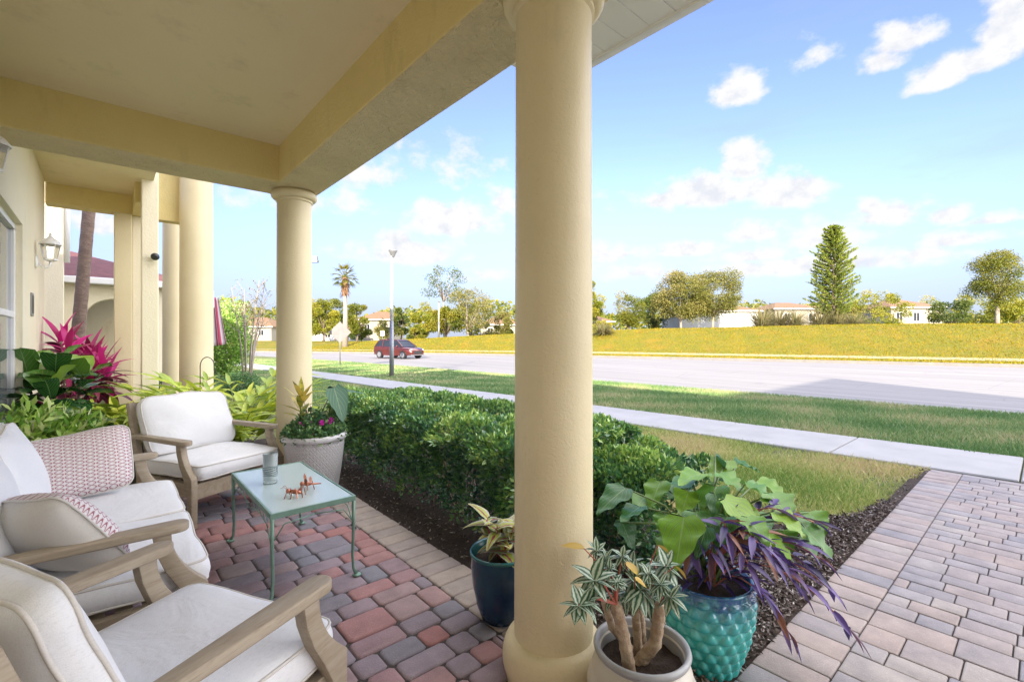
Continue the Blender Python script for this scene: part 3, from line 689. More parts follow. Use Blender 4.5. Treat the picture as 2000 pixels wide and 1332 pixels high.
def lounge(name,W,loc,rz,label,cat,seats=1,group=None,seed=0):
    t=empty(name,loc,rz,label,cat,group); wd=M['wood']; hw=W/2
    for s in (-1,1):
        mb=MB(); front=[]; 
        for i in range(11):
            q=i/10; front.append((.275+.125*q**2.1,.602-.232*q))
        back=[(.352,.0),(.345,.24),(.333,.30),(.30,.37),(.255,.45),(.225,.53),(.212,.602)]
        poly=front+[(.402,.36),(.400,0.0)]+back
        x0=s*(hw-.052); mb.prism(poly,min(x0,x0+s*.046),max(x0,x0+s*.046)); mb.build('leg',wd,t,bevel=.005,bang=30,auto=35)
        mb=MB(); mb.prism([(-.30,0),(-.25,0),(-.27,.30),(-.345,.62),(-.43,.88),(-.475,.87),(-.40,.60),(-.33,.30)],s*(hw-.05)-.02,s*(hw-.05)+.02); mb.build('rear_leg',wd,t,bevel=.004,bang=30,auto=35)
        # arm
        mb=MB(); cx=s*(hw-.032); out=[]
        for i in range(13):
            th=-PI/2+PI*i/12; out.append((cx+.041*math.sin(th),.292+.045*math.cos(th)))
        out=out+[(cx+.038,.10),(cx+.030,-.15),(cx+.026,-.40),(cx-.026,-.40),(cx-.030,-.15),(cx-.038,.10)]
        mb.prism(out[::-1],.603,.638,'z'); mb.build('arm',wd,t,bevel=.007,bang=40,auto=40,segs=3)
        mb=MB(); mb.box(s*(hw-.055)-.018,s*(hw-.055)+.018,-.28,.345,.215,.315); mb.build('side_rail',wd,t,bevel=.003)
    mb=MB(); mb.box(-hw+.055,hw-.055,.345,.372,.205,.318); mb.build('front_rail',wd,t,bevel=.004)
    mb=MB(); mb.box(-hw+.08,hw-.08,-.29,-.262,.215,.315); mb.build('rear_rail',wd,t,bevel=.003)
    mb=MB()
    for i in range(7): mb.box(-hw+.075,hw-.075,-.24+i*.085,-.185+i*.085,.300,.316)
    mb.build('slats',wd,t)
    Mb=T((0,-.415,.62))@Rm(math.radians(-18),'X')   # back plane
    mb=MB(); mb.box(-hw+.07,hw-.07,-.012,.014,.20,.27); mb.box(-hw+.07,hw-.07,-.012,.014,-.26,-.20)
    k=int((W-.2)/.11)
    for i in range(k+1):
        x=-hw+.12+(W-.24)*i/k; mb.box(x-.02,x+.02,-.008,.010,-.198,.198)
    mb.xf(T((0,-.385,.61))@Rm(math.radians(17),'X')).build('backrest',wd,t)
    cw=(W-.115)/seats
    for i in range(seats):
        x=-W/2+.0575+cw*(i+.5)
        cushion('seat_cushion',cw-.006,.70,.155,T((x,.055,.397)),t,seed+i,puff=.34,amp=.009)
        cushion('back_cushion',cw-.01,.48,.185,T((x,-.275,.680))@Rm(math.radians(17),'X')@Rm(PI/2,'X'),t,seed+5+i,puff=.62,r=.075,amp=.016)
    return t
lounge('lounge_chair',.80,(.66,4.61,0),math.radians(205),'teak lounge chair with off-white cushions between the coffee table and the ginger plants','armchair',1,'teak seats around the coffee table',1)
lounge('lounge_chair',.80,(.07,1.69,0),math.radians(-61.4),'large teak lounge chair with off-white cushions nearest the viewer','armchair',1,'teak seats around the coffee table',11)
lounge('loveseat',1.60,(-.07,3.14,0),math.radians(-90),'two-seat teak loveseat against the wall with patterned pillows on it','sofa',2,'teak seats around the coffee table',21)
# pillows
def pil(loc,rot,wd,hg,label,seed):
    Mx=T(loc)@rot
    o=cushion('throw_pillow',wd,hg,.21,Mx,None,seed,r=.05,m='pillow',amp=.009,knife=True); o.data.materials.append(M['piping'])
    nz=(rot.to_3x3()@Vector((0,0,1)))
    for p in o.data.polygons:
        if p.normal.dot(nz)<0: p.material_index=1
    tag(o,label,'pillow','patterned pillows on the loveseat'); return o
pil((-.125,3.74,.655),Rm(math.radians(-6),'Z')@Rm(math.radians(68),'X')@Rm(math.radians(7),'Z'),.49,.37,'red and white ogee print pillow facing the viewer at the far end of the loveseat',31)
pil((-.13,2.55,.635),Rm(math.radians(128),'Z')@Rm(math.radians(56),'X')@Rm(math.radians(-12),'Z'),.46,.38,'red and white ogee print pillow seen from its plain back at the near arm',32)
# ============================================================= coffee table
M['green']=simple('green_iron',(.20,.33,.27),(.15,.26,.21),20,.45,.2)
M['tableglass']=None
m_,nt_,b_=mat('pebbled_glass'); b_.inputs['Base Color'].default_value=(.72,.86,.86,1); b_.inputs['Transmission Weight'].default_value=.45; b_.inputs['Roughness'].default_value=.22; b_.inputs['Specular IOR Level'].default_value=.8
bump(nt_,b_,obj_noise(nt_,120,2),.35,.003); M['tableglass']=m_
X0,X1,Y0,Y1=.655,1.115,2.68,3.69
tb=empty('coffee_table',((X0+X1)/2,(Y0+Y1)/2,0),0,'low green iron coffee table with pebbled glass top','table')
tx,ty=(X1-X0)/2,(Y1-Y0)/2
mb=MB(); mb.box(-tx+.013,tx-.013,-ty+.013,ty-.013,.463,.4705); mb.build('glass_top',M['tableglass'],tb,bevel=.002)
mb=MB()
for (a,b,c,d) in ((-tx,tx,-ty,-ty+.012),(-tx,tx,ty-.012,ty),(-tx,-tx+.012,-ty+.0125,ty-.0125),(tx-.012,tx,-ty+.0125,ty-.0125)): mb.box(a,b,c,d,.443,.474)
mb.build('rim',M['green'],tb,bevel=.002)
for sx in (-1,1):
    for sy in (-1,1):
        x,y=sx*(tx-.01),sy*(ty-.01); mb=MB()
        mb.tube([(x,y,.445),(x,y,.30),(x-sx*.004,y-sy*.004,.12),(x,y,.045),(x+sx*.012,y+sy*.012,.015)],[.0115,.010,.009,.009,.011],8)
        mb.ball((x+sx*.014,y+sy*.014,.008),.02,10,(1.3,1.3,.45)); mb.build('leg',M['green'],tb,smooth=True)
def wire(pts,r=.0035): 
    mb=MB(); mb.tube(pts,r,6); return mb
for s in (-1,1):      # scrolled aprons
    mb=MB()
    for q in (-1,1):
        mb.tube([(s*(tx-.008),q*(ty-.02),.30),(s*(tx-.008),q*(ty-.10),.385),(s*(tx-.008),q*(ty-.26),.41),(s*(tx-.008),q*.10,.395),(s*(tx-.008),0,.37)],.0035,6)
        for k in range(5): 
            yy=q*(.10+k*.075); mb.leaf((s*(tx-.008),yy,.442),(0,q*.6,-1),.05,.022,0,PI/2,n=4)
    mb.build('apron',M['green'],tb,smooth=True)
    mb=MB()
    for q in (-1,1):
        mb.tube([(q*(tx-.02),s*(ty-.008),.33),(q*(tx-.07),s*(ty-.008),.405),(0,s*(ty-.008),.42)],.0035,6)
    mb.build('apron',M['green'],tb,smooth=True)
# tumbler
mb=MB(); r=.044; mb.lathe([(0.001,.004),(r*.9,.004),(r*.93,.0),(r*.93,.012),(r,.19),(r-.003,.19),(r*.87,.02),(.001,.016)],0,0,40)
gl=mb.build('tumbler',M['glass'],smooth=True); gl.location=(.80,3.28,.4712); tag(gl,'clear glass tumbler with dark bands standing on the coffee table','glass')
M['band']=simple('teal_band',(.03,.09,.10),(.02,.06,.08),9,.3)
mb=MB()
for k in range(6):
    z=.052+k*.011; pts=[(math.cos(a)*(r*.935+z*.018+.0012),math.sin(a)*(r*.935+z*.018+.0012),z+.004*math.sin(a*2+k)) for a in [2*PI*i/32 for i in range(33)]]; mb.tube(pts,.0016,4,False)
mb.build('painted_band',M['band'],gl)
# copper insects
M['copper']=simple('copper',(.50,.22,.14),(.34,.13,.09),30,.35,.85)
def insect(loc,rz,label,dragon):
    e=empty('insect_figurine',loc,rz,label,'figurine','copper insects on the coffee table')
    mb=MB(); mb.tube([(-.045 if not dragon else -.075,0,.022),(-.02,0,.026),(0,0,.030),(.022,0,.032)],[.006,.013,.014,.008] if not dragon else [.004,.007,.014,.010],8); mb.ball((.034,0,.035),.014); mb.build('body',M['copper'],e,smooth=True)
    for s in (-1,1):
        for k,x in enumerate((-.012,.004,.018)):
            mb=MB(); mb.tube([(x,s*.006,.03),(x+(k-1)*.012,s*.026,.040),(x+(k-1)*.022,s*.040,.001)],.0028,5); mb.build('leg',M['copper'],e)
        if dragon:
            for k in (-.012,.012):
                mb=MB(); mb.leaf((k,s*.005,.036),(k*8,s,.75 if k>0 else .25),.075,.018,.0,0,'round',0,n=6); mb.build('wing',M['copper'],e)
        else:
            mb=MB(); mb.tube([(-.02,s*.01,.028),(-.045,s*.02,.062),(-.058,s*.026,.001)],.0028,6); mb.build('leg',M['copper'],e)
            mb=MB(); mb.tube([(.035,s*.004,.04),(.055,s*.012,.062),(.07,s*.02,.055)],.0012,5); mb.build('antenna',M['copper'],e)
insect((.835,2.90,.4712),2.5,'copper grasshopper figurine nearer the table edge',False)
insect((.945,3.00,.4712),2.9,'copper dragonfly figurine with raised wings behind the grasshopper',True)
# ============================================================= leaf materials with patterns
def uvm(name,fn,rough=.4,trans=.2,coat=0,spec=.5):
    m,nt,b=mat(name); tc=nd(nt,'ShaderNodeTexCoord'); sp=nd(nt,'ShaderNodeSeparateXYZ'); nt.links.new(tc.outputs['UV'],sp.inputs[0])
    at=nd(nt,'ShaderNodeAttribute',attribute_name='rnd'); col=fn(nt,sp.outputs[0],sp.outputs[1],at.outputs['Fac'])
    nt.links.new(col,b.inputs['Base Color']); b.inputs['Roughness'].default_value=rough; b.inputs['Specular IOR Level'].default_value=spec; b.inputs['Coat Weight'].default_value=coat
    t=nd(nt,'ShaderNodeBsdfTranslucent'); nt.links.new(col,t.inputs[0]); x=nd(nt,'ShaderNodeMixShader'); x.inputs[0].default_value=trans
    nt.links.new(b.outputs[0],x.inputs[1]); nt.links.new(t.outputs[0],x.inputs[2]); nt.links.new(x.outputs[0],nt.nodes['Material Output'].inputs[0]); return m
def veins(nt,u,v,k,tilt):
    ab=mth(nt,'ABSOLUTE',mth(nt,'SUBTRACT',u,.5)); s=mth(nt,'SINE',mth(nt,'MULTIPLY',mth(nt,'SUBTRACT',v,mth(nt,'MULTIPLY',ab,tilt)),k)); return s,ab
def f_ginger(nt,u,v,r):
    s,ab=veins(nt,u,v,34,1.6); base=ramp(nt,r,[(0,(.12,.26,.03)),(.35,(.30,.46,.04)),(.7,(.52,.62,.05)),(1,(.68,.70,.10))])
    s2=mth(nt,'ADD',s,mth(nt,'MULTIPLY_ADD',obj_noise(nt,14,3),4,-2)); return mix(nt,base,(.55,.60,.07),ramp(nt,s2,[(.1,(0,0,0)),(.5,(.85,.85,.85))]))
M['ginger']=uvm('ginger_leaf',f_ginger,.4,.3)
def f_ti(nt,u,v,r):
    c=ramp(nt,r,[(0,(.055,.018,.035)),(.25,(.11,.025,.05)),(.45,(.22,.03,.06)),(.6,(.45,.02,.16)),(.85,(.72,.03,.30)),(1,(.62,.10,.32))])
    ab=mth(nt,'ABSOLUTE',mth(nt,'SUBTRACT',u,.5)); return mix(nt,c,(.70,.05,.25),mth(nt,'MULTIPLY',mth(nt,'GREATER_THAN',ab,.42),.5))
M['ti']=uvm('ti_leaf',f_ti,.38,.25)
def f_fig(nt,u,v,r):
    s,ab=veins(nt,u,v,42,.9); c=ramp(nt,r,[(0,(.018,.07,.02)),(.55,(.035,.13,.025)),(.8,(.09,.22,.03)),(1,(.24,.36,.04))])
    v1=mth(nt,'MAXIMUM',mth(nt,'GREATER_THAN',s,.965),mth(nt,'LESS_THAN',ab,.018)); return mix(nt,c,(.22,.34,.12),mth(nt,'MULTIPLY',v1,.8))
M['fig']=uvm('fiddle_fig_leaf',f_fig,.25,.12,.3)
def f_aloc(nt,u,v,r):
    s,ab=veins(nt,u,v,30,1.3); c=ramp(nt,r,[(0,(.03,.12,.06)),(.5,(.07,.22,.04)),(.85,(.17,.36,.035)),(1,(.30,.48,.04))])
    c=mix(nt,c,(.05,.14,.03),ramp(nt,s,[(.0,(0,0,0)),(.9,(.28,.28,.28))])); v1=mth(nt,'MAXIMUM',mth(nt,'GREATER_THAN',s,.97),mth(nt,'LESS_THAN',ab,.02)); return mix(nt,c,(.35,.48,.22),mth(nt,'MULTIPLY',v1,.4))
M['aloc']=uvm('elephant_ear_leaf',f_aloc,.36,.28,spec=.5)
def f_purp(nt,u,v,r): 
    c=ramp(nt,r,[(0,(.03,.018,.09)),(.4,(.09,.05,.22)),(.7,(.20,.13,.38)),(.85,(.14,.06,.09)),(1,(.28,.12,.08))]); return c
M['purple']=uvm('purple_heart_leaf',f_purp,.4,.2)
def f_beg(nt,u,v,r):
    ab=mth(nt,'ABSOLUTE',mth(nt,'SUBTRACT',u,.5)); n=obj_noise(nt,90,3)
    c=mix(nt,(.48,.56,.44),(.04,.12,.06),ramp(nt,mth(nt,'ADD',mth(nt,'MULTIPLY',ab,1.2),mth(nt,'MULTIPLY',n,.25)),[(.20,(1,1,1)),(.34,(0,0,0)),(.50,(0,0,0)),(.60,(1,1,1))]))
    return mix(nt,c,(.50,.34,.06),mth(nt,'GREATER_THAN',r,.93))
M['begonia']=uvm('begonia_leaf',f_beg,.45,.15)
def f_col(nt,u,v,r):
    ab=mth(nt,'ABSOLUTE',mth(nt,'SUBTRACT',u,.5)); c=ramp(nt,r,[(0,(.10,.16,.05)),(.4,(.26,.34,.06)),(.75,(.40,.46,.06)),(1,(.55,.55,.12))])
    d=mth(nt,'ADD',ab,mth(nt,'MULTIPLY_ADD',obj_noise(nt,30,3),.3,-.15)); c=mix(nt,c,(.55,.50,.55),ramp(nt,d,[(.30,(0,0,0)),(.42,(.7,.7,.7))])); return mix(nt,c,(.28,.03,.10),ramp(nt,d,[(.05,(1,1,1)),(.11,(0,0,0))]))
M['coleus']=uvm('coleus_leaf',f_col,.5,.25)
def f_croton(nt,u,v,r): return mix(nt,ramp(nt,r,[(0,(.10,.14,.03)),(.5,(.45,.40,.05)),(1,(.62,.45,.08))]),(.10,.16,.04),ramp(nt,obj_noise(nt,26,3),[(.5,(0,0,0)),(.65,(.8,.8,.8))]))
M['croton']=uvm('croton_leaf',f_croton,.35,.2)
M['dkleaf']=leafm('bedding_leaf',[(0,(.04,.11,.05)),(.5,(.09,.20,.07)),(1,(.22,.36,.12))],.45,.2)
M['ltleaf']=leafm('variegated_leaf',[(0,(.06,.18,.03)),(.35,(.18,.38,.05)),(.7,(.38,.56,.09)),(.9,(.58,.66,.25)),(1,(.68,.72,.42))],.45,.25)
M['stem']=simple('green_stem',(.16,.24,.08),(.10,.16,.05),12,.5)
M['redstem']=simple('red_stem',(.42,.10,.07),(.28,.10,.06),20,.5)
M['magenta']=leafm('magenta_petal',[(0,(.45,.01,.28)),(1,(.65,.03,.45))],.5,.3)
M['blueflower']=leafm('violet_petal',[(0,(.05,.03,.22)),(1,(.18,.10,.40))],.5,.3)
rr=random.uniform
def cone_dir(az,el): return Vector((math.cos(az)*math.cos(el),math.sin(az)*math.cos(el),math.sin(el)))
# ---- plants in the bed
def ginger(loc,n,h,label,seed,spread=1.0,azr=(0,2*PI)):
    random.seed(seed); e=empty('ginger_plant',loc,0,label,'plant','variegated ginger clumps'); sm=MB(); lm=MB()
    for i in range(n):
        az=rr(*azr); el=rr(.75,1.35); hh=h*rr(.6,1.0); d=cone_dir(az,el); b=Vector((rr(-.12,.12),rr(-.12,.12),0)); pts=[b]; dd=d.copy()
        for k in range(7):
            dd=(dd+Vector((math.cos(az),math.sin(az),-.35))*.10*spread).normalized(); pts.append(pts[-1]+dd*hh/7)
        sm.tube(pts,[.009-.0009*k for k in range(8)],5)
        for k in range(2,8):
            for s in (-1,1):
                p=pts[k]; t=(pts[k]-pts[k-1]).normalized(); sd=t.cross(Vector((0,0,1))).normalized()*s
                lm.leaf(p,(t*.8+sd*rr(.4,.9)+Vector((0,0,rr(0,.25)))),rr(.28,.44),rr(.06,.09),rr(.4,1.0),rr(-.4,.4),'lance',.22)
        lm.leaf(pts[-1],dd+Vector((0,0,.3)),rr(.25,.36),.06,.5)
    sm.build('stem',M['stem'],e,smooth=True); lm.build('foliage',M['ginger'],e,smooth=True); return e
p=D(455,5.7); ginger((p.x,p.y,-.02),50,1.30,'lime striped ginger clump behind the far lounge chair, beside the porch column',41)
p=D(238,5.6); ginger((p.x,p.y,-.02),30,.98,'lime striped ginger clump under the pink ti plant',42)
random.seed(43); p=D(150,6.2); e=empty('ti_plant',(p.x,p.y,-.02),0,'magenta and burgundy ti plant in front of the leaning palm trunk','plant'); sm=MB(); lm=MB()
for i in range(12):
    az=rr(0,2*PI); q=rr(.05,.42); top=Vector((math.cos(az)*q,math.sin(az)*q,rr(1.0,1.50)-q*.55)); sm.tube([(top.x*.3,top.y*.3,0),top*.55,top],[.016,.014,.012],6)
    for k in range(17):
        a=k*2.4+rr(-.3,.3); el=1.25-k*.10+rr(-.1,.1); up=k<6
        lm.leaf(top-Vector((0,0,k*.018)),cone_dir(a,el),rr(.30,.46),rr(.07,.10),rr(.35,.8)+k*.03,rr(-.5,.5),'lance',.3,r=min(1,max(0,(rr(.5,1) if k<7 else rr(0,.62)))))
sm.build('stem',M['twig'],e,smooth=True); lm.build('foliage',M['ti'],e,smooth=True)
random.seed(44); p=D(108,4.8); e=empty('fiddle_leaf_fig',(p.x,p.y,-.02),0,'fiddle leaf fig with broad glossy dark leaves below the ti plant','plant'); sm=MB(); lm=MB()
for (dx,dy,hh) in ((0,0,1.10),(-.20,.12,1.0),(.20,.08,1.02),(-.02,-.2,.88)):
    sm.tube([(dx*.2,dy*.2,0),(dx*.7,dy*.7,hh*.5),(dx,dy,hh)],[.016,.014,.009],7)
    for k in range(13):
        a=k*2.4+dx*9; el=1.15-k*.12; lm.leaf((dx,dy,hh-k*.03),cone_dir(a,el),rr(.28,.40),rr(.20,.28),rr(.5,1.0),rr(-.3,.3),'fiddle',.22,r=rr(.75,1) if k<2 else rr(0,.75),wav=.035,n=10)
sm.build('stem',M['bark'],e,smooth=True); lm.build('foliage',M['fig'],e,smooth=True)
def bushy(name,loc,rx,ry,z0,z1,n,L,W,m,label,seed,cat='plant',stems=12,group=None,smat='twig',up=.3,shell=.5):
    rs=np.random.RandomState(seed); e=empty(name,loc,0,label,cat,group)
    d=rs.normal(size=(n,3)); d/=np.linalg.norm(d,axis=1,keepdims=True); q=rs.uniform(shell,1.0,n)[:,None]
    lump=1+.16*np.sin(d[:,0:1]*5+seed)*np.cos(d[:,1:2]*6)+.1*rs.normal(size=(n,1))
    P=d*q*lump*np.array([rx,ry,(z1-z0)/2])+np.array([0,0,(z0+z1)/2]); P=P[P[:,2]>z0*.6]; dr=P-np.array([0,0,(z0+z1)/2]); dr/=np.linalg.norm(dr,axis=1,keepdims=True); dr=dr*.7+rs.normal(size=dr.shape)*.6+np.array([0,0,up])
    V,Fc=scatter_leaves(P,dr,rs.uniform(L*.6,L*1.3,len(P)),rs.uniform(W*.7,W*1.2,len(P)),.2,seed)
    f=link('foliage',np_mesh('foliage',V,Fc,np.clip(rs.rand(len(Fc))*.75+.3*(P[:,2]-z0)/(z1-z0),0,1)),M[m],e)
    random.seed(seed); sm=MB()
    for i in range(stems):
        a=rr(0,2*PI); k=rr(.2,.8); sm.tube([(rr(-.04,.04)*rx*4,rr(-.04,.04)*ry*4,0),(math.cos(a)*rx*k*.5,math.sin(a)*ry*k*.5,(z0+z1)*.3),(math.cos(a)*rx*k,math.sin(a)*ry*k,z1*rr(.6,.92))],[.012*rx/.3,.009*rx/.3,.004*rx/.3],5)
    sm.build('stem',M[smat],e,smooth=True); return e
p=D(45,4.30); bushy('variegated_shrub',(p.x+.02,p.y,-.02),.36,.32,.10,.78,1500,.11,.040,'ltleaf','small leaved variegated shrub filling the corner behind the loveseat',51)
p=D(135,4.55); bushy('variegated_shrub',(p.x,p.y,-.02),.30,.26,.10,.68,1200,.10,.036,'ltleaf','light green shrub between the loveseat and the far lounge chair',52)
# bed beyond the column
p=D(468,12); bushy('clipped_shrub',(p.x,p.y,-.05),.5,.5,.0,.55,3500,.05,.03,'dkleaf','low rounded blue-green shrub under the bare crape myrtle',53,'shrub')
p=D(520,9.5); bushy('clipped_shrub',(p.x,p.y,-.06),.35,.35,.0,.35,1800,.045,.028,'dkleaf','small low shrub at the edge of the lawn beside the ginger',54,'shrub')
p=D(446,16); bushy('tall_shrub',(p.x-.1,p.y,-.08),.85,.9,.1,2.75,13000,.09,.045,'ltleaf','bright green upright shrub behind the crape myrtle stems',55,'shrub')
p=D(318,9.0); bushy('tall_shrub',(p.x,p.y,-.05),.2,.2,.1,.75,900,.07,.03,'dkleaf','narrow green shrub glimpsed between the portico pillars',56,'shrub')
random.seed(57); p=D(482,13.5); e=empty('crape_myrtle',(p.x,p.y,-.08),0,'nearly bare crape myrtle with pale upright stems','tree'); sm=MB(); lm=MB()
for i in range(9):
    a=rr(0,2*PI); k=rr(.25,.75); hh=rr(2.3,3.2); tp=Vector((math.cos(a)*k,math.sin(a)*k,hh)); md=tp*.5+Vector((0,0,.15)); sm.tube([(math.cos(a)*.08,math.sin(a)*.08,0),md*.7,md,tp],[.028,.022,.016,.006],6)
    for j in range(14):
        b=md.lerp(tp,rr(0,.95)); d=cone_dir(rr(0,2*PI),rr(.4,1.2)); t2=b+d*rr(.25,.6); sm.tube([b,(b+t2)/2+Vector((0,0,.03)),t2],[.007,.005,.003],4)
        for q in range(5): lm.leaf(b.lerp(t2,rr(.4,1)),cone_dir(rr(0,6.28),rr(-.5,1)),.06,.03,.3,0,n=2)
sm.build('trunk',M['bark_pale'],e,smooth=True); lm.build('foliage',M['tree_d'],e)
# hedge
def hedge(x0,x1,y0,y1,z0,z1,n,seed,label):
    rs=np.random.RandomState(seed); e=empty('hedge',((x0+x1)/2,(y0+y1)/2,-.03),0,label,'hedge'); cx,cy=(x0+x1)/2,(y0+y1)/2
    k=rs.rand(n); P=np.zeros((n,3)); Nn=np.zeros((n,3)); a=(x1-x0)/2; b=(y1-y0)/2
    for i in range(n):
        f=k[i]; dep=abs(rs.normal(0,.05))
        if f<.42: P[i]=(rs.uniform(-a,a),rs.uniform(-b,b),z1-dep*.8); Nn[i]=(0,0,1)
        elif f<.74: zz=z0+(z1-z0)*rs.beta(1.8,1.05); P[i]=(-a+dep*1.3+.10*(z1-zz)*(1 if zz<.3 else .2),rs.uniform(-b,b),zz); Nn[i]=(-1,0,.3)
        elif f<.90: P[i]=(rs.uniform(-a,a),-b+dep,rs.uniform(z0,z1)); Nn[i]=(0,-1,.3)
        elif f<.93: P[i]=(a-dep,rs.uniform(-b,b),rs.uniform(z0,z1)); Nn[i]=(1,0,.3)
        elif f<.95: P[i]=(rs.uniform(-a,a),b-dep,rs.uniform(z0,z1)); Nn[i]=(0,1,.3)
        else: P[i]=(rs.uniform(-a,a),rs.uniform(-b,b),rs.uniform(z0,z1))
    wob=np.array([noise.noise(Vector((p[0]*4.2,p[1]*4.2,p[2]*4.5+seed))) for p in P]); P+=Nn*(wob*.19)[:,None]
    r_=np.minimum(1,np.maximum(0,np.maximum(abs(P[:,0])-a+.12,0)+np.maximum(P[:,2]-z1+.12,0)-.12)); P[:,2]-=r_*.5
    dr=Nn*.8+rs.normal(size=P.shape)*.65; dr[:,2]+=.25
    V,Fc=scatter_leaves(P,dr,rs.uniform(.028,.058,n),rs.uniform(.015,.027,n),.25,seed)
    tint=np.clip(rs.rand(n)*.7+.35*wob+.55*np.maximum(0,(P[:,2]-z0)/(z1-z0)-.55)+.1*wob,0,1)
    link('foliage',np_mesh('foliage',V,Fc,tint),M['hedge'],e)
    random.seed(seed); sm=MB()
    for i in range(int((y1-y0)*24)):
        y=rr(-b,b); x=rr(-a*.7,a*.5); pts=[Vector((x,y,0))]
        for j in range(4): pts.append(pts[-1]+Vector((rr(-.10,.06),rr(-.09,.09),(z1)*.25)))
        pts[-1].x=max(pts[-1].x,-a+.02); pts=[Vector((max(q.x,-a+.015),q.y,min(q.z,z1-.03))) for q in pts]; sm.tube(pts,[.010,.008,.006,.005,.003],5)
        for j in range(1,4):
            q=pts[j]; sm.tube([q,q+Vector((rr(-.12,.05),rr(-.1,.1),rr(.05,.12)))],[.005,.002],4)
    sm.build('branches',M['twig'],e,smooth=True)
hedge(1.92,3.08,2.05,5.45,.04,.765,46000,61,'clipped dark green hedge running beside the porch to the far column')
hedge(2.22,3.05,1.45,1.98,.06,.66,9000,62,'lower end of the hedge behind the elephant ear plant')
# ============================================================= pots
def lathe_pot(name,loc,prof,m,label,n=64):
    e=empty(name,loc,0,label,'plant pot'); mb=MB(); mb.lathe(prof,0,0,n); mb.build('pot_body',m,e,smooth=True); return e
def soil(e,r,z):
    mb=MB(); n=24
    vs=[(0,0,z+.012)]; fs=[]
    for q in (1,2,3):
        for k in range(n): vs.append((r*q/3*math.cos(2*PI*k/n),r*q/3*math.sin(2*PI*k/n),z+rr(-.004,.01)))
    for k in range(n): fs.append((0,1+k,1+(k+1)%n))
    for q in (0,1):
        for k in range(n): fs.append((1+q*n+k,1+(q+1)*n+k,1+(q+1)*n+(k+1)%n,1+q*n+(k+1)%n))
    mb.add(vs,fs); mb.build('soil',M['soil'],e,smooth=True)
# beige ribbed pot
M['beigepot']=simple('cream_glaze',(.62,.58,.50),(.52,.48,.41),5,.35,bs=.15,bscale=30); M['potrim']=simple('grey_rim',(.36,.37,.38),(.28,.29,.30),12,.3)
bl=(1.432,.945,0); pr=[(.10,0),(.135,.01)]
for i in range(25):
    q=i/24; z=.02+.27*q; pr.append((.142+.045*math.sin(PI*min(1,q*1.02))**.8+.006*abs(math.sin(q*PI*4)),z))
pr+=[(.150,.295),(.158,.305)]
e=lathe_pot('cream_pot',bl,pr,M['beigepot'],'ribbed cream pot with grey rim holding thick begonia stems'); soil(e,.146,.245)
mb=MB(); mb.lathe([(.150,.295),(.164,.298),(.168,.308),(.165,.318),(.156,.322),(.148,.315),(.147,.24)],0,0,64); mb.build('rim',M['potrim'],e,smooth=True)
# turquoise scaled pot
def turq():
    m,nt,b=mat('turquoise_glaze'); b.inputs['Roughness'].default_value=.14; b.inputs['Coat Weight'].default_value=.6; b.inputs['Specular IOR Level'].default_value=.7
    tc=nd(nt,'ShaderNodeTexCoord'); sp=nd(nt,'ShaderNodeSeparateXYZ'); nt.links.new(tc.outputs['Object'],sp.inputs[0])
    f=mth(nt,'ADD',sp.outputs[2],mth(nt,'MULTIPLY_ADD',obj_noise(nt,14,4,sc=(1,1,.35)),.16,-.08))
    col=ramp(nt,f,[(.06,(.03,.38,.36)),(.22,(.04,.46,.43)),(.31,(.03,.32,.38)),(.36,(.015,.09,.24))])
    col=mix(nt,col,(.16,.52,.48),ramp(nt,obj_noise(nt,30,3),[(.5,(0,0,0)),(.72,(.6,.6,.6))])); nt.links.new(col,b.inputs['Base Color']); return m
M['turq']=turq()
tl=(2.0,.985,-.03); mb=MB(); n=220; rows=96; vs=[];fs=[]
for i in range(rows+1):
    q=i/rows; z=.375*q; base=.112+.072*math.sin(q*PI*.62)+.0*q
    for k in range(n):
        th=2*PI*k/n; row=q*8.0; cell=math.floor(row); fv=row-cell; cu=(th/(2*PI)*18+.5*(cell%2))%1-.5
        wdt=.52*(1-fv)**.55*min(1,fv*5+.35); d=max(0,1-(cu/max(wdt,.05))**2)**.6*math.sin(PI*min(1,fv*.85+.13))**.8*(.014 if .02<q<.93 else .0)
        rr_=base+d; vs.append((rr_*math.cos(th),rr_*math.sin(th),z))
for i in range(rows):
    for k in range(n): fs.append((i*n+k,i*n+(k+1)%n,(i+1)*n+(k+1)%n,(i+1)*n+k))
e=empty('turquoise_pot',tl,0,'turquoise glazed pot with raised scales, full of elephant ears and purple heart','plant pot'); mb.add(vs,fs); mb.build('pot_body',M['turq'],e,smooth=True)
R=.112+.072*math.sin(PI*.62); mb=MB(); mb.lathe([(R,.370),(R+.008,.378),(R+.004,.386),(R-.010,.384),(R-.014,.33)],0,0,64); mb.build('rim',M['turq'],e,smooth=True); soil(e,R-.013,.345)
# dark blue pot
M['navy']=simple('navy_glaze',(.006,.02,.07),(.012,.06,.10),6,.12); M['navyrim']=simple('green_rim_glaze',(.03,.16,.15),(.02,.10,.12),9,.2)
dl=(1.50,1.80,0); e=lathe_pot('navy_pot',dl,[(.075,0),(.10,.012),(.125,.08),(.145,.18),(.153,.27),(.150,.325)],M['navy'],'dark navy glazed pot tucked behind the nearest column'); soil(e,.14,.29)
mb=MB(); mb.lathe([(.150,.325),(.158,.328),(.160,.338),(.154,.345),(.146,.338),(.142,.28)],0,0,64); mb.build('rim',M['navyrim'],e,smooth=True)
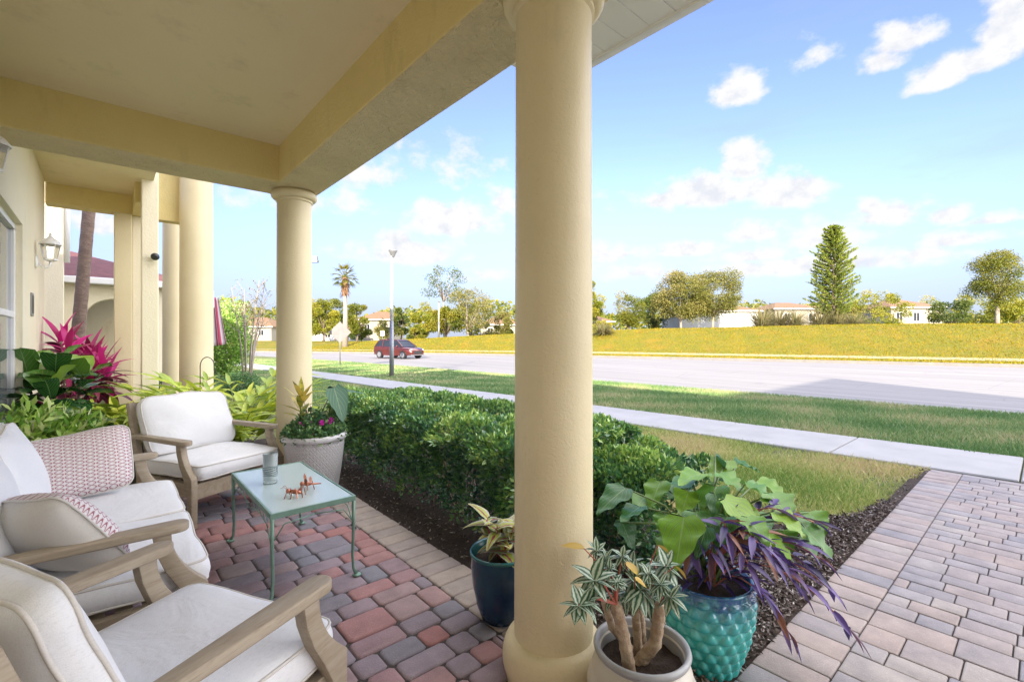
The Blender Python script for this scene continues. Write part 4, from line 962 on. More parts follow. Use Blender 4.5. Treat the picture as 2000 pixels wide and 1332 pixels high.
# white embossed pot
def emb():
    m,nt,b=mat('embossed_white_clay'); b.inputs['Roughness'].default_value=.55; tc=nd(nt,'ShaderNodeTexCoord'); sp=nd(nt,'ShaderNodeSeparateXYZ'); nt.links.new(tc.outputs['Object'],sp.inputs[0])
    a=mth(nt,'MULTIPLY',mth(nt,'ARCTAN2',sp.outputs[1],sp.outputs[0]),14); z=mth(nt,'MULTIPLY',sp.outputs[2],48)
    l1=mth(nt,'ABSOLUTE',mth(nt,'SINE',mth(nt,'ADD',a,z))); l2=mth(nt,'ABSOLUTE',mth(nt,'SINE',mth(nt,'SUBTRACT',a,z))); h=mth(nt,'MINIMUM',l1,l2)
    hh=ramp(nt,h,[(.1,(1,1,1)),(.3,(0,0,0)),(.75,(.1,.1,.1)),(.95,(.6,.6,.6))]); nt.links.new(mix(nt,(.60,.59,.60),(.50,.49,.51),hh),b.inputs['Base Color']); bump(nt,b,hh,.8,.008); return m
M['emb']=emb(); wl=(1.41,4.30,0)
e=lathe_pot('white_pot',wl,[(.16,0),(.185,.012),(.205,.10),(.232,.28),(.25,.45),(.252,.50)],M['emb'],'large white pot embossed with diamonds, planted with pansies and croton')
mb=MB(); mb.lathe([(.252,.50),(.268,.505),(.272,.53),(.266,.552),(.248,.556),(.240,.545),(.238,.47)],0,0,64); mb.build('rim',simple('white_clay_rim',(.60,.59,.60),(.54,.53,.55),5,.5),e,smooth=True); soil(e,.236,.49)
# ============================================================= pot plants
random.seed(71)
e=empty('bedding_plants',(wl[0],wl[1],.50),0,'mixed bedding with magenta flowers and dark leaves in the white pot','plant'); rs=np.random.RandomState(5)
n=3600; th=rs.uniform(0,2*PI,n); q=np.sqrt(rs.rand(n))*.26; P=np.stack([q*np.cos(th),q*np.sin(th),rs.uniform(.02,.24,n)*(1.25-q/.29)],1); V,Fc=scatter_leaves(P,rs.normal(size=P.shape)+np.array([0,0,.5]),rs.uniform(.025,.05,n),rs.uniform(.015,.03,n),.2,5); link('foliage',np_mesh('f',V,Fc,rs.rand(len(Fc))),M['dkleaf'],e)
def flower(c,r,mm,par):
    mb=MB(); up=Vector((rr(-.4,.4)-.2,rr(-.5,0)-.3,.6)).normalized(); a=up.orthogonal().normalized(); b=up.cross(a)
    for k in range(5):
        th=2*PI*k/5; d=(a*math.cos(th)+b*math.sin(th)+up*.35).normalized(); mb.leaf(c,d,r,r*1.1,.1,0,'round',.1,n=4)
    mb.build('flower',M[mm],par)
for i in range(14):
    a=rr(2.6,5.9); q=rr(.10,.22); flower((q*math.cos(a),q*math.sin(a),rr(.07,.17)),rr(.024,.034),'magenta',e)
for i in range(7):
    a=rr(-1.2,0.2); q=rr(.14,.23); flower((q*math.cos(a),q*math.sin(a),rr(.04,.10)),rr(.02,.026),'blueflower',e)
e=empty('croton',(wl[0]-.10,wl[1]+.05,.49),0,'yellow leaved croton rising from the white pot','plant'); mb=MB(); mb.tube([(0,0,0),(0,0,.20),(-.01,0,.40)],.006,6); mb.build('stem',M['stem'],e)
mb=MB()
for k in range(13): mb.leaf((0,0,.18+.017*k),cone_dir(k*2.4,.4+.06*k),rr(.16,.25),rr(.05,.07),.4,0,'lance',.2,r=rr(.3,1) if k>4 else rr(0,.6))
mb.build('foliage',M['croton'],e,smooth=True)
e=empty('cordyline_spike',(wl[0]+.0,wl[1]+.07,.49),0,'dark burgundy spike leaf beside the croton','plant'); mb=MB()
for k in range(5): mb.leaf((0,0,.02),cone_dir(k*1.3+.4,1.1+.05*k),rr(.30,.42),.028,.25,0,'blade',.3,r=.15)
mb.build('foliage',M['ti'],e,smooth=True)
e=empty('alocasia',(wl[0]+.10,wl[1]-.02,.49),0,'dark veined elephant ear leaf standing over the white pot','plant'); mb=MB(); sm=MB()
for (dx,dy,z,az,el,L,W) in ((.05,-.04,.46,-1.2,-1.15,.33,.24),(.12,.0,.42,-.6,.0,.24,.07),(-.02,-.08,.26,3.4,-.5,.18,.14),(.10,.03,.36,.5,-.7,.24,.17)):
    sm.tube([(0,0,0),(dx*.5,dy*.5,z*.7),(dx,dy,z)],[.006,.005,.004],6); mb.leaf((dx,dy,z),cone_dir(az,el),L,W,.25,.2,'heart',.25,r=.0,wav=.03)
sm.build('stem',M['stem'],e,smooth=True); mb.build('foliage',M['aloc'],e,smooth=True)
# coleus
e=empty('coleus',(dl[0],dl[1],.29),0,'lime and plum coleus growing in the navy pot','plant'); mb=MB(); sm=MB()
for i in range(9):
    a=i*2.4; q=rr(.03,.10); tp=Vector((math.cos(a)*q,math.sin(a)*q,rr(.08,.20))); sm.tube([(tp.x*.3,tp.y*.3,0),tp],[.005,.003],5)
    for k in range(5): mb.leaf(tp-Vector((0,0,.012*k)),cone_dir(a+k*2.2,.7-.2*k),rr(.09,.15),rr(.06,.09),.7,0,'heart',.2,r=rr(.5,1) if k<2 else rr(0,.8))
sm.build('stem',M['redstem'],e); mb.build('foliage',M['coleus'],e,smooth=True)
# begonia
random.seed(73); e=empty('begonia',(bl[0],bl[1],.245),0,'begonia with thick scarred stems and silvery palmate leaves','plant')
M['begstem']=simple('scarred_stem',(.52,.42,.30),(.26,.16,.09),30,.8,bs=.9,bscale=50,bd=.01)
def npt(u,v,t): return Vector(D(u,t,ZV(v,t)))-Vector(e.location)
stems=[((1231,1290,1.62),(1218,1240,1.60),(1203,1180,1.58),.022),((1248,1265,1.70),(1243,1215,1.68),(1238,1172,1.66),.016),((1243,1280,1.66),(1280,1255,1.64),(1290,1180,1.61),.023),((1232,1260,1.75),(1195,1225,1.72),(1178,1165,1.70),.014),((1258,1258,1.76),(1254,1215,1.75),(1250,1180,1.75),.012)]
tops=[]
for a,b,c,r_ in stems:
    A,B,Cc=npt(*a),npt(*b),npt(*c); A.z=min(A.z,.02); A=Vector((A.x,A.y,-.01)); 
    if A.xy.length>.11: A.xy=A.xy*(.11/A.xy.length)
    pts=[A.lerp(B,.0),A.lerp(B,.33),A.lerp(B,.66),B,B.lerp(Cc,.33),B.lerp(Cc,.66),Cc]; mb=MB()
    fine=[]; rad=[]
    for i in range(6):
        for k in range(4): fine.append(pts[i].lerp(pts[i+1],k/4)); rad.append(r_*(1-.02*i)*(1.10 if k==0 else .95+.06*rr(0,1)))
    fine.append(pts[-1]); rad.append(r_*.8); mb.tube(fine,rad,10); mb.build('stem',M['begstem'],e,smooth=True); tops.append(Cc)
sm=MB(); mb=MB()
def palm_leaf(c,nrm,sz,r_):
    nrm=nrm.normalized(); a=nrm.orthogonal().normalized(); b=nrm.cross(a); off=rr(0,6)
    for k in range(8):
        th=off+2*PI*k/8.6; d=a*math.cos(th)+b*math.sin(th)+nrm*.12; mb.leaf(c,d,sz*(1-.25*abs(math.sin(th/2))),sz*rr(.36,.5),rr(.2,.7),rr(-.2,.2),'lance',.15,r=r_,n=6)
lv=[(1160,1132,1.55),(1145,1175,1.5),(1130,1182,1.48),(1190,1110,1.6),(1215,1085,1.65),(1235,1100,1.68),(1205,1135,1.58),(1265,1120,1.62),(1290,1140,1.6),(1310,1165,1.58),(1250,1150,1.6),(1225,1160,1.7),(1280,1100,1.75),(1185,1090,1.7),(1300,1105,1.7),(1270,1165,1.68),(1165,1075,1.75),(1200,1160,1.62),(1240,1130,1.62)]
for i,(u,v,t) in enumerate(lv):
    c=npt(u,v,t); tp=tops[min(range(len(tops)),key=lambda k:(tops[k]-c).length)]; sm.tube([tp,(tp+c)/2+Vector((0,0,.02)),c],[.0045,.0035,.003],5)
    palm_leaf(c,Vector((rr(-.5,.1)-.2,rr(-.5,.1)-.3,rr(.2,.9))),rr(.045,.10),rr(0,.9))
for (u,v,t,u2,v2) in ((1140,1070,1.6,1095,1062),(1222,1100,1.62,1262,1130),(1285,1065,1.65,1300,1075),(1318,1105,1.62,1342,1130),(1240,1130,1.55,1255,1140)):
    c=npt(u,v,t); d=npt(u2,v2,t)-c; mb.leaf(c,d,max(.05,d.length),.035,.15,rr(-.5,.5),'lance',.3,r=.97)
    tp=tops[1]; sm.tube([tp,(tp+c)/2,c],[.003,.0025,.002],5)
sm.build('leaf_stalk',M['redstem'],e); mb.build('foliage',M['begonia'],e,smooth=True)
# elephant ears
random.seed(75); e=empty('elephant_ear',(tl[0],tl[1],.31),0,'elephant ear plant with big heart shaped leaves in the turquoise pot','plant'); sm=MB(); mb=MB(); o0=Vector(e.location)
def wpt(u,v,t): return Vector(D(u,t,ZV(v,t)))-o0
for (u,v,t,u2,v2,t2,W,r_) in [(1222,953,2.25,1168,992,2.15,.13,.2),(1336,1010,1.85,1320,1098,1.72,.165,.85),(1352,935,2.35,1310,960,2.2,.14,.5),(1398,890,2.5,1425,935,2.5,.15,.1),(1372,925,2.3,1330,930,2.1,.12,.9),
 (1405,925,2.3,1450,955,2.2,.15,.8),(1455,945,2.2,1510,975,2.1,.20,.7),(1505,965,2.15,1545,1010,2.05,.18,.75),(1415,975,2.0,1510,1050,1.85,.13,.95),(1398,965,2.1,1402,1022,2.0,.09,.25),(1555,1015,2.1,1625,1080,2.0,.17,.6),
 (1530,1035,2.15,1545,1075,2.1,.11,.8),(1215,1020,2.2,1235,1065,2.1,.11,.2),(1260,970,2.3,1240,990,2.2,.10,.7),(1300,1005,2.0,1290,1035,1.95,.09,.6),(1440,905,2.6,1480,915,2.6,.14,.4),(1370,960,2.5,1350,990,2.4,.12,.3),(1480,1000,2.4,1500,1040,2.3,.13,.4),(1400,950,2.15,1380,1005,2.05,.15,.6),(1440,985,2.05,1460,1050,1.95,.15,.9),(1360,1000,2.0,1370,1060,1.9,.13,.5),(1290,940,2.3,1270,985,2.2,.13,.8),(1480,940,2.4,1530,960,2.3,.15,.9),(1420,900,2.5,1390,930,2.4,.13,.9),(1510,1000,2.05,1570,1040,1.95,.14,.95),(1250,990,2.2,1215,1010,2.1,.11,.3),(1580,1000,2.2,1610,1040,2.1,.13,.8),(1345,960,2.2,1330,1000,2.1,.12,.9),(1460,1010,1.9,1500,1060,1.8,.11,.8),(1420,1010,1.9,1395,1070,1.82,.12,.4),(1500,1050,1.95,1550,1090,1.9,.10,.9),(1310,1050,1.95,1285,1090,1.9,.10,.6),(1380,1030,1.85,1360,1085,1.8,.11,.2),(1560,1050,2.1,1600,1090,2.05,.11,.5)]:
    a=wpt(u,v,t); b=wpt(u2,v2,t2); root=Vector((rr(-.05,.05),rr(-.05,.05),.03)); mid=(a+root)/2+Vector((0,0,.12))
    sm.tube([root,root.lerp(mid,.5)+Vector((0,0,.05)),mid,a.lerp(mid,.3),a],[.006,.0055,.005,.004,.0035],6); mb.leaf(a,(b-a),(b-a).length*1.1,W*1.15,.25,rr(-.25,.25),'heart',.22,r=r_,wav=.05,n=14)
sm.build('stem',M['stem'],e,smooth=True); mb.build('foliage',M['aloc'],e,smooth=True)
# purple heart
random.seed(77); e=empty('purple_heart',(tl[0],tl[1],.31),0,'trailing purple heart spilling right over the rim of the turquoise pot','plant'); sm=MB(); mb=MB()
ends=[(1600,1090,1.95),(1655,1225,1.95),(1540,1235,1.85),(1590,1020,2.1),(1530,1000,2.05),(1420,1040,1.8),(1390,1080,1.8),(1350,1070,1.85),(1460,1100,1.8),(1500,1060,1.9),(1570,1100,2.05),(1560,1150,2.0),(1450,1020,2.0),(1500,1090,1.85),(1620,1150,2.0),(1480,1060,1.8),(1540,1110,1.8)]
for (u,v,t) in ends:
    b=wpt(u,v,t); 
    if b.z<-.26: b.z=-.26
    root=Vector((rr(-.05,.05),rr(-.05,.05),.03)); mid=root.lerp(b,.5)+Vector((0,0,.10+rr(0,.05))); pts=[root.lerp(mid,k/4)+Vector((0,0,.04*math.sin(PI*k/4))) for k in range(4)]+[mid.lerp(b,k/5)+Vector((0,0,.03*math.sin(PI*k/5))) for k in range(6)]
    sm.tube(pts,.003,5)
    for k in range(2,len(pts)):
        dd=(pts[k]-pts[k-1]).normalized(); s=(-1)**k; sd=dd.cross(Vector((0,0,1))).normalized()*s
        for s2 in ((1,-1) if rr(0,1)<.25 else (1,)): mb.leaf(pts[k],dd*.8+sd*rr(.3,.9)*s2+Vector((0,0,rr(-.2,.4))),rr(.08,.14),rr(.024,.038),rr(.2,.8),rr(-.6,.6),'lance',.5,r=rr(0,.85) if rr(0,1)<.85 else 1,n=6)
    mb.leaf(pts[-1],pts[-1]-pts[-2],.12,.028,.5,0,'lance',.5,r=rr(0,1),n=6)
for i in range(80):
    a=rr(0,2*PI); q=rr(.0,.17); mb.leaf((q*math.cos(a),q*math.sin(a),rr(.03,.22)),cone_dir(a,rr(-.2,1.2)),rr(.06,.11),.025,.5,0,'lance',.5,r=rr(0,.6),n=5)
sm.build('stem',M['redstem'],e); mb.build('foliage',M['purple'],e,smooth=True)
# ============================================================= fixtures on the house
M['lampglass']=glass('seeded_glass',(1,1,1),.15)
def lantern(loc,label,k=1.0):
    e=empty('wall_lantern',loc,0,label,'lantern','white lanterns on the house wall')
    mb=MB(); mb.ball((.012,0,-.10*k),.055*k,12,(.35,.8,1.25)); mb.tube([(.01,0,-.10*k),(.07*k,0,-.16*k),(.11*k,0,-.13*k),(.115*k,0,-.085*k)],.011*k,8); mb.build('bracket',M['white'],e,smooth=True)
    c=.115*k; mb=MB(); n=6
    mb.lathe([(.030*k,-.085*k),(.055*k,-.075*k),(.055*k,-.06*k),(.02*k,-.06*k)],c,0,6); mb.build('base_ring',M['white'],e)
    mb=MB()
    for i in range(n):
        a=2*PI*i/n; mb.tube([(c+.050*k*math.cos(a),.050*k*math.sin(a),-.062*k),(c+.076*k*math.cos(a),.076*k*math.sin(a),.085*k)],.0045*k,5)
    mb.build('frame',M['white'],e)
    mb=MB(); mb.lathe([(.046*k,-.06*k),(.072*k,.085*k)],c,0,6); mb.build('glass',M['lampglass'],e)
    mb=MB(); mb.lathe([(.090*k,.085*k),(.092*k,.095*k),(.06*k,.135*k),(.028*k,.155*k),(.02*k,.17*k),(.012*k,.185*k),(.016*k,.195*k),(.001,.215*k)],c,0,12); mb.build('cap',M['white'],e,smooth=True)
p=D(69,1.0); 
def on_wall(u,v):  # point on the wall plane seen at u,v
    d=D(u,1.0); t=WXX/d.x; return Vector((WXX,d.y*t,ZV(v,t)))
lp=on_wall(68,492); lantern(lp,'white wall lantern with seeded glass near the far corner of the wall',1.15)
lp=on_wall(-72,300); lantern(lp,'white wall lantern at the top left edge, under the porch beam',.95)
hp=on_wall(61,595); e=empty('house_number_plaque',hp,0,'small dark plaque fixed to the wall below the lantern','plaque'); mb=MB(); mb.box(.001,.014,-.09,.09,-.13,.13); mb.build('plate',M['grey'],e,bevel=.004); mb=MB(); mb.box(.0145,.018,-.06,.06,-.10,.10); mb.build('face',M['black'],e)
p=D(305,7.02*1.0); p=Vector((.50,7.995,ZV(503,D(0,0).x+ (.50*sY+7.995*cY)))); e=empty('security_camera',p,0,'small black and white security camera on the pillar','camera')
mb=MB(); mb.tube([(0,0,0),(0,-.05,0)],.022,12); mb.build('mount',M['white'],e,smooth=True); mb=MB(); mb.ball((.01,-.085,0),.05,14); mb.build('housing',M['black'],e,smooth=True); mb=MB(); mb.ball((.02,-.128,.0),.014,10); mb.build('lens',M['dglass'],e,smooth=True)
# flag
m_,nt_,b_=mat('flag_cloth'); b_.inputs['Roughness'].default_value=.8; tc=nd(nt_,'ShaderNodeTexCoord'); sp=nd(nt_,'ShaderNodeSeparateXYZ'); nt_.links.new(tc.outputs['UV'],sp.inputs[0])
st=mth(nt_,'GREATER_THAN',mth(nt_,'SINE',mth(nt_,'MULTIPLY',sp.outputs[0],PI*13)),0); cl=mix(nt_,(.70,.64,.68),(.46,.06,.12),st); can=mth(nt_,'MULTIPLY',mth(nt_,'LESS_THAN',sp.outputs[1],.4),mth(nt_,'LESS_THAN',sp.outputs[0],.54)); cl=mix(nt_,cl,(.05,.06,.22),can)
star=mth(nt_,'GREATER_THAN',mth(nt_,'MULTIPLY',mth(nt_,'SINE',mth(nt_,'MULTIPLY',sp.outputs[0],70)),mth(nt_,'SINE',mth(nt_,'MULTIPLY',sp.outputs[1],85))),.72); cl=mix(nt_,cl,(.8,.8,.8),mth(nt_,'MULTIPLY',star,can)); nt_.links.new(cl,b_.inputs['Base Color'])
M['flag']=m_
fp=D(421,10.2,0); e=empty('flag',(fp.x,fp.y,0),YAW*-1,'stars and stripes flag hanging beside the thick portico column','flag')
mb=MB(); nx,ny=24,16; vs=[];uv=[]
for j in range(ny+1):
    for i in range(nx+1):
        a=i/nx; b=j/ny; x=(-.50+.62*a)*(.55+.45*b)+(.12*b); vs.append((x,.05*math.sin(a*22)*(.4+.6*b),2.28-1.02*b-.25*(1-a)*b*.3)); uv.append((a,b))
mb.add(vs,[(j*(nx+1)+i,j*(nx+1)+i+1,(j+1)*(nx+1)+i+1,(j+1)*(nx+1)+i) for j in range(ny) for i in range(nx)],.5,uv); f=mb.build('cloth',M['flag'],e,smooth=True)
sm_=f.modifiers.new('s','SOLIDIFY'); sm_.thickness=.004
cp=D(384,7.5); lc=Vector((cp.x,cp.y,2.0))-Vector((fp.x,fp.y,0)); lc=Matrix.Rotation(YAW,3,'Z')@lc
mb=MB(); mb.tube([(lc.x+.18,lc.y+.14,1.9),(-.05,0,2.42)],.013,8); mb.build('staff',M['white'],e,smooth=True)
# shepherd hook
p=D(391,6.3); e=empty('shepherd_hook',(p.x,p.y,-.02),-YAW,'black shepherd hook standing among the ginger leaves','garden hook'); mb=MB(); zz=ZV(712,6.3)
mb.tube([(0,0,0),(0,0,zz)]+[(.095-.095*math.cos(a),0,zz+.12*math.sin(a)) for a in [PI*i/10 for i in range(1,10)]]+[(.19,0,zz-.05),(.20,0,zz-.10),(.225,0,zz-.10)],.006,8); mb.build('rod',M['black'],e,smooth=True)
# ============================================================= palm trunk
b=D(152,7.7); t_=D(176,7.7); dv=(Vector((t_.x,t_.y,0))-Vector((b.x,b.y,0)))
e=empty('palm_tree',(b.x,b.y,-.1),0,'leaning palm trunk seen between the porch wall and the pillars','tree'); mb=MB(); pts=[];rad=[]
for i in range(60):
    z=i*.115; q=max(0,(z-1.5))/1.85; pts.append((dv.x*q*.8,dv.y*q*.8,z)); rad.append(.092-.003*z+.004*(i%2)+(.05 if z<.2 else 0))
mb.tube(pts,rad,18); mb.build('trunk',M['palmbark'],e,smooth=True); random.seed(81); tp=Vector(pts[-1]); mb=MB()
for k in range(22):
    a=k*2.4; el=1.2-k*.09
    L=2.0; d=cone_dir(a,el); p=tp.copy(); 
    for s in range(14):
        d=(d+Vector((0,0,-.10))).normalized(); p2=p+d*L/14; sd=d.cross(Vector((0,0,1))).normalized()
        for q in (-1,1): mb.leaf(p2,d*.6+sd*q+Vector((0,0,-.2)),.5*math.sin(PI*(s+1.5)/16),.035,.5,0,'blade',.2,n=3)
        p=p2
mb.build('fronds',M['tree_c'],e)
# ============================================================= trees
def mesh_tree(name,u,t,h,rw,label,m='tree_a',zb=None,n=7500,L=.22,tr=.16,crown=.28,seed=1,cat='tree',group='trees beyond the road',flat=1.0,K=26,tmat='bark',gap=.55,top=0):
    p=D(u,t); z=hz1(p.x,p.y)-.05 if zb is None else zb; rs=np.random.RandomState(seed); random.seed(seed)
    e=empty(name,(p.x,p.y,z),0,label,cat,group); c0=h*crown; ch=(h-c0)
    d=rs.normal(size=(K,3)); d/=np.linalg.norm(d,axis=1,keepdims=True); q=rs.uniform(gap,1,K)**.6; cen=d*q[:,None]*np.array([rw*.86,rw*.86,ch*.46])+np.array([0,0,c0+ch*.50])
    if top: cen[:,0:2]*=(1-top*np.clip((cen[:,2:3]-c0)/ch,0,1))
    rad=rs.uniform(.24,.42,K)*min(rw,ch*.6)*flat; idx=rs.randint(0,K,n); dd=rs.normal(size=(n,3)); dd/=np.linalg.norm(dd,axis=1,keepdims=True); P=cen[idx]+dd*(rad[idx]*rs.uniform(.45,1.08,n))[:,None]*np.array([1,1,.72])
    V,Fc=scatter_leaves(P,dd+rs.normal(size=(n,3))*.7,rs.uniform(L*.6,L*1.3,n),rs.uniform(L*.35,L*.7,n),.2,seed)
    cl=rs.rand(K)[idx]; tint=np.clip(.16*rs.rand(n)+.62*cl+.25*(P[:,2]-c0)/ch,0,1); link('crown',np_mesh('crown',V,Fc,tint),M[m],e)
    sm=MB(); lean=rr(-.08,.08)*h; fk=Vector((lean*.4,0,c0*1.15)); sm.tube([(0,0,-.1),(lean*.15,0,c0*.6),fk,(lean,0,c0+ch*.45)],[tr*1.25,tr,tr*.8,tr*.35],8)
    for i in range(min(K,14)):
        c=Vector(cen[i]); sm.tube([fk*.9,fk.lerp(c,.5)+Vector((0,0,ch*.03)),c],[tr*.45,tr*.28,tr*.12],5)
    sm.build('trunk',M[tmat],e,smooth=True); return e
A=mesh_tree
def hh(vt,u,t): p=D(u,t); return ZV(vt,t)-hz1(p.x,p.y)
def tr_(name,u,t,vt,wpx,label,**k): return mesh_tree(name,u,t,hh(vt,u,t),wpx*t/F/2,label,**k)
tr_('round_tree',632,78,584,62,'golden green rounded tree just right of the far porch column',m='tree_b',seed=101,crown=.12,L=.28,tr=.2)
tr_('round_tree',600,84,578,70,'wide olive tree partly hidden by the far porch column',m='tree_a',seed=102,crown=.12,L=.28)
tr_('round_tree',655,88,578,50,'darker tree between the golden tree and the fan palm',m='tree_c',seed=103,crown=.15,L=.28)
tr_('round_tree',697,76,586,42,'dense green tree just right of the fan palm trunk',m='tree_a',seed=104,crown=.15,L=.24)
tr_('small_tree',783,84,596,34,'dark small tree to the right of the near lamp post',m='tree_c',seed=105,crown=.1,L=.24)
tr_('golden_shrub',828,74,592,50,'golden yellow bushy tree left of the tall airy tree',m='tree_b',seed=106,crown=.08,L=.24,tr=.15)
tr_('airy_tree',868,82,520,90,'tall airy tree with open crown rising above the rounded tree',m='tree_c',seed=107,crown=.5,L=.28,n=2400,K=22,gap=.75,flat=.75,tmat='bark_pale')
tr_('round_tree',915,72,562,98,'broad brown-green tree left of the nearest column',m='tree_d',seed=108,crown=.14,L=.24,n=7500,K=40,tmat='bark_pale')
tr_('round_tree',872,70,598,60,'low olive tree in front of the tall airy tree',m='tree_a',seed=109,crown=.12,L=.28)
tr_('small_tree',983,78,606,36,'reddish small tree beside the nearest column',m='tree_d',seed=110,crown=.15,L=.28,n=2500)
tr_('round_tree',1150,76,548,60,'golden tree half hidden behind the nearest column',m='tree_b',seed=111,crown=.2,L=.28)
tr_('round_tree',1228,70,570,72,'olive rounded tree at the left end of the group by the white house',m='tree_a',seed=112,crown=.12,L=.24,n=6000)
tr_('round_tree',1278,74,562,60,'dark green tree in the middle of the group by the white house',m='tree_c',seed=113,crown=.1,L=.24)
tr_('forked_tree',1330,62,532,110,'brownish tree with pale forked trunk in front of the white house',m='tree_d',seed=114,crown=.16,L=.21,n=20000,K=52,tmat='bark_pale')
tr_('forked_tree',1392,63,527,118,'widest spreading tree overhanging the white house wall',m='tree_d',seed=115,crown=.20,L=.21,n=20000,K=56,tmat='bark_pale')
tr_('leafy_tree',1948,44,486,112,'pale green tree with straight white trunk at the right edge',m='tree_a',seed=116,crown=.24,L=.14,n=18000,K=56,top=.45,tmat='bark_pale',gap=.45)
for i,(u,t,vt,w_,m_,lb) in enumerate([(1705,72,566,80,'tree_b','golden bush right of the tall pine'),(1745,80,575,60,'tree_b','bushy golden shrub by the far tiled roof'),(1860,60,585,80,'tree_c','spiky dark green bush left of the pale green tree'),(1905,66,572,90,'tree_b','golden bush behind the pale green tree'),(1985,62,585,70,'tree_b','golden bush at the right edge of the lawn'),(1648,66,590,40,'tree_d','dry reddish shrub at the foot of the tall pine'),
   (1800,90,580,60,'tree_b','low golden shrub in front of the tiled roof'),(760,78,622,60,'tree_d','reddish low hedge shrub behind the red car'),(815,68,640,44,'tree_a','low bright shrub under the golden bushy tree'),(940,78,630,60,'tree_d','brown low shrub at the foot of the broad tree'),(985,84,636,50,'tree_a','low green shrub beside the nearest column'),(705,80,640,50,'tree_c','low dark shrub behind the fan palm'),(1170,66,628,50,'tree_b','low golden shrub right of the nearest column')]):
    tr_('bush',u,t,vt,w_,lb,m=m_,seed=140+i,crown=.02,L=.28,n=3000,K=16,tr=.08,cat='bush',group='bushes beyond the road')
random.seed(90)
for i,(u,w_) in enumerate([(1488,50),(1520,46),(1552,42),(1600,50),(1632,44),(1668,36),(1178,30)]):
    t=54+rr(-2,2); p=D(u,t); e=empty('ornamental_grass',(p.x,p.y,hz1(p.x,p.y)-.05),0,['leftmost clump of pale ornamental grass on the berm','second clump of ornamental grass from the left','third clump of ornamental grass, low and pale','tall ornamental grass clump at the foot of the pine','ornamental grass clump just right of the pine trunk','rightmost tuft of ornamental grass beyond the pine','isolated grass tuft right of the nearest column'][i],'grass clump','ornamental grasses on the berm')
    mb=MB(); R_=w_*t/F/2
    for k in range(420):
        a=rr(0,2*PI); q=rr(0,.35)*R_; mb.leaf((q*math.cos(a),q*math.sin(a),0),cone_dir(a,rr(.6,1.45)),rr(.9,1.6)*R_*1.5,.09,1.1,0,'blade',.1,n=3)
    mb.build('blades',M['reed'],e)
# tall layered pine
t=56; u=1628; p=D(u,t); zb=hz1(p.x,p.y)-.05; Hh=ZV(437,t)-zb; random.seed(92); rs=np.random.RandomState(92); R0=45*t/F
e=empty('norfolk_pine',(p.x,p.y,zb),0,'tall conical pine with upswept layered branches rising above everything','tree'); sm=MB(); sm.tube([(0,0,0),(0,0,Hh*.5),(0,0,Hh)],[.22,.14,.03],8); PP=[];DD=[]
nt_t=29
for k in range(nt_t):
    z=Hh*(.12+.86*k/nt_t); R_=R0*(1-.86*(k/nt_t)**2.6)*rr(.80,1.12)*(1 if k>2 else .75); nb=9
    for j in range(nb):
        a=2*PI*j/nb+k*.5+rr(-.2,.2); pts=[Vector((math.cos(a)*R_*q,math.sin(a)*R_*q,z+R_*(.42*q**1.8-.10*q))) for q in (0,.35,.7,1)]; R_*=rr(.85,1.12); sm.tube(pts,[.04,.03,.02,.008],4)
        for s in range(84):
            q=rr(.18,1); i0=min(2,int(q*3)); b_=pts[i0].lerp(pts[i0+1],q*3-i0 if q<1 else 1); PP.append(b_+Vector((rr(-.08,.08),rr(-.08,.08),rr(-.02,.10)))); DD.append(Vector((math.cos(a)*.6+rr(-.5,.5),math.sin(a)*.6+rr(-.5,.5),rr(.3,1.2))))
V,Fc=scatter_leaves(np.array(PP),np.array(DD),rs.uniform(.20,.38,len(PP)),rs.uniform(.06,.12,len(PP)),.1,92); link('crown',np_mesh('crown',V,Fc,rs.rand(len(Fc))),M['pine'],e); sm.build('trunk',M['bark'],e,smooth=True)
# fan palm
t=62; u=674; p=D(u,t); zb=hz1(p.x,p.y)-.1; Hh=ZV(542,t)-zb; random.seed(93); e=empty('fan_palm',(p.x,p.y,zb),0,'tall fan palm with pale trunk and brown skirt left of the lamp post','tree')
sm=MB(); sm.tube([(0,0,0),(.05,0,Hh*.5),(0,0,Hh*.72),(0,0,Hh*.74)],[.42,.27,.22,.24],12); sm.build('trunk',M['bark_pale'],e,smooth=True)
mb=MB(); mb.tube([(0,0,Hh*.735),(0,0,Hh*.8),(0,0,Hh*.9),(0,0,Hh)],[.25,.42,.5,.3],12)
for k in range(80):
    a=rr(0,6.3); zz=rr(.76,1.0)*Hh; mb.leaf((.4*math.cos(a),.4*math.sin(a),zz),cone_dir(a,-.9),rr(.4,.8),.14,.6,n=3)
mb.build('skirt',simple('dry_fronds',(.30,.17,.09),(.20,.11,.06),6,.9),e)
mb=MB()
for k in range(34):
    a=k*2.4; el=1.35-k*.062; d=cone_dir(a,el); L0=rr(.9,1.4); c=Vector((0,0,Hh))+d*L0; mb.tube([(0,0,Hh),c],[.04,.02],4); sd=d.cross(Vector((0,0,1))).normalized(); nn=sd.cross(d)
    for j in range(13):
        th=-1.25+2.5*j/12; dd=d*math.cos(th)+sd*math.sin(th)-nn*.1; mb.leaf(c,dd,rr(.8,1.1),.11,.5,0,'blade',.1,n=4,r=rr(0,1)*.5+.5*(el>0))
mb.build('fronds',leafm('palm_frond',[(0,(.07,.09,.015)),(.5,(.17,.18,.02)),(1,(.34,.28,.03))],.45,.25),e)
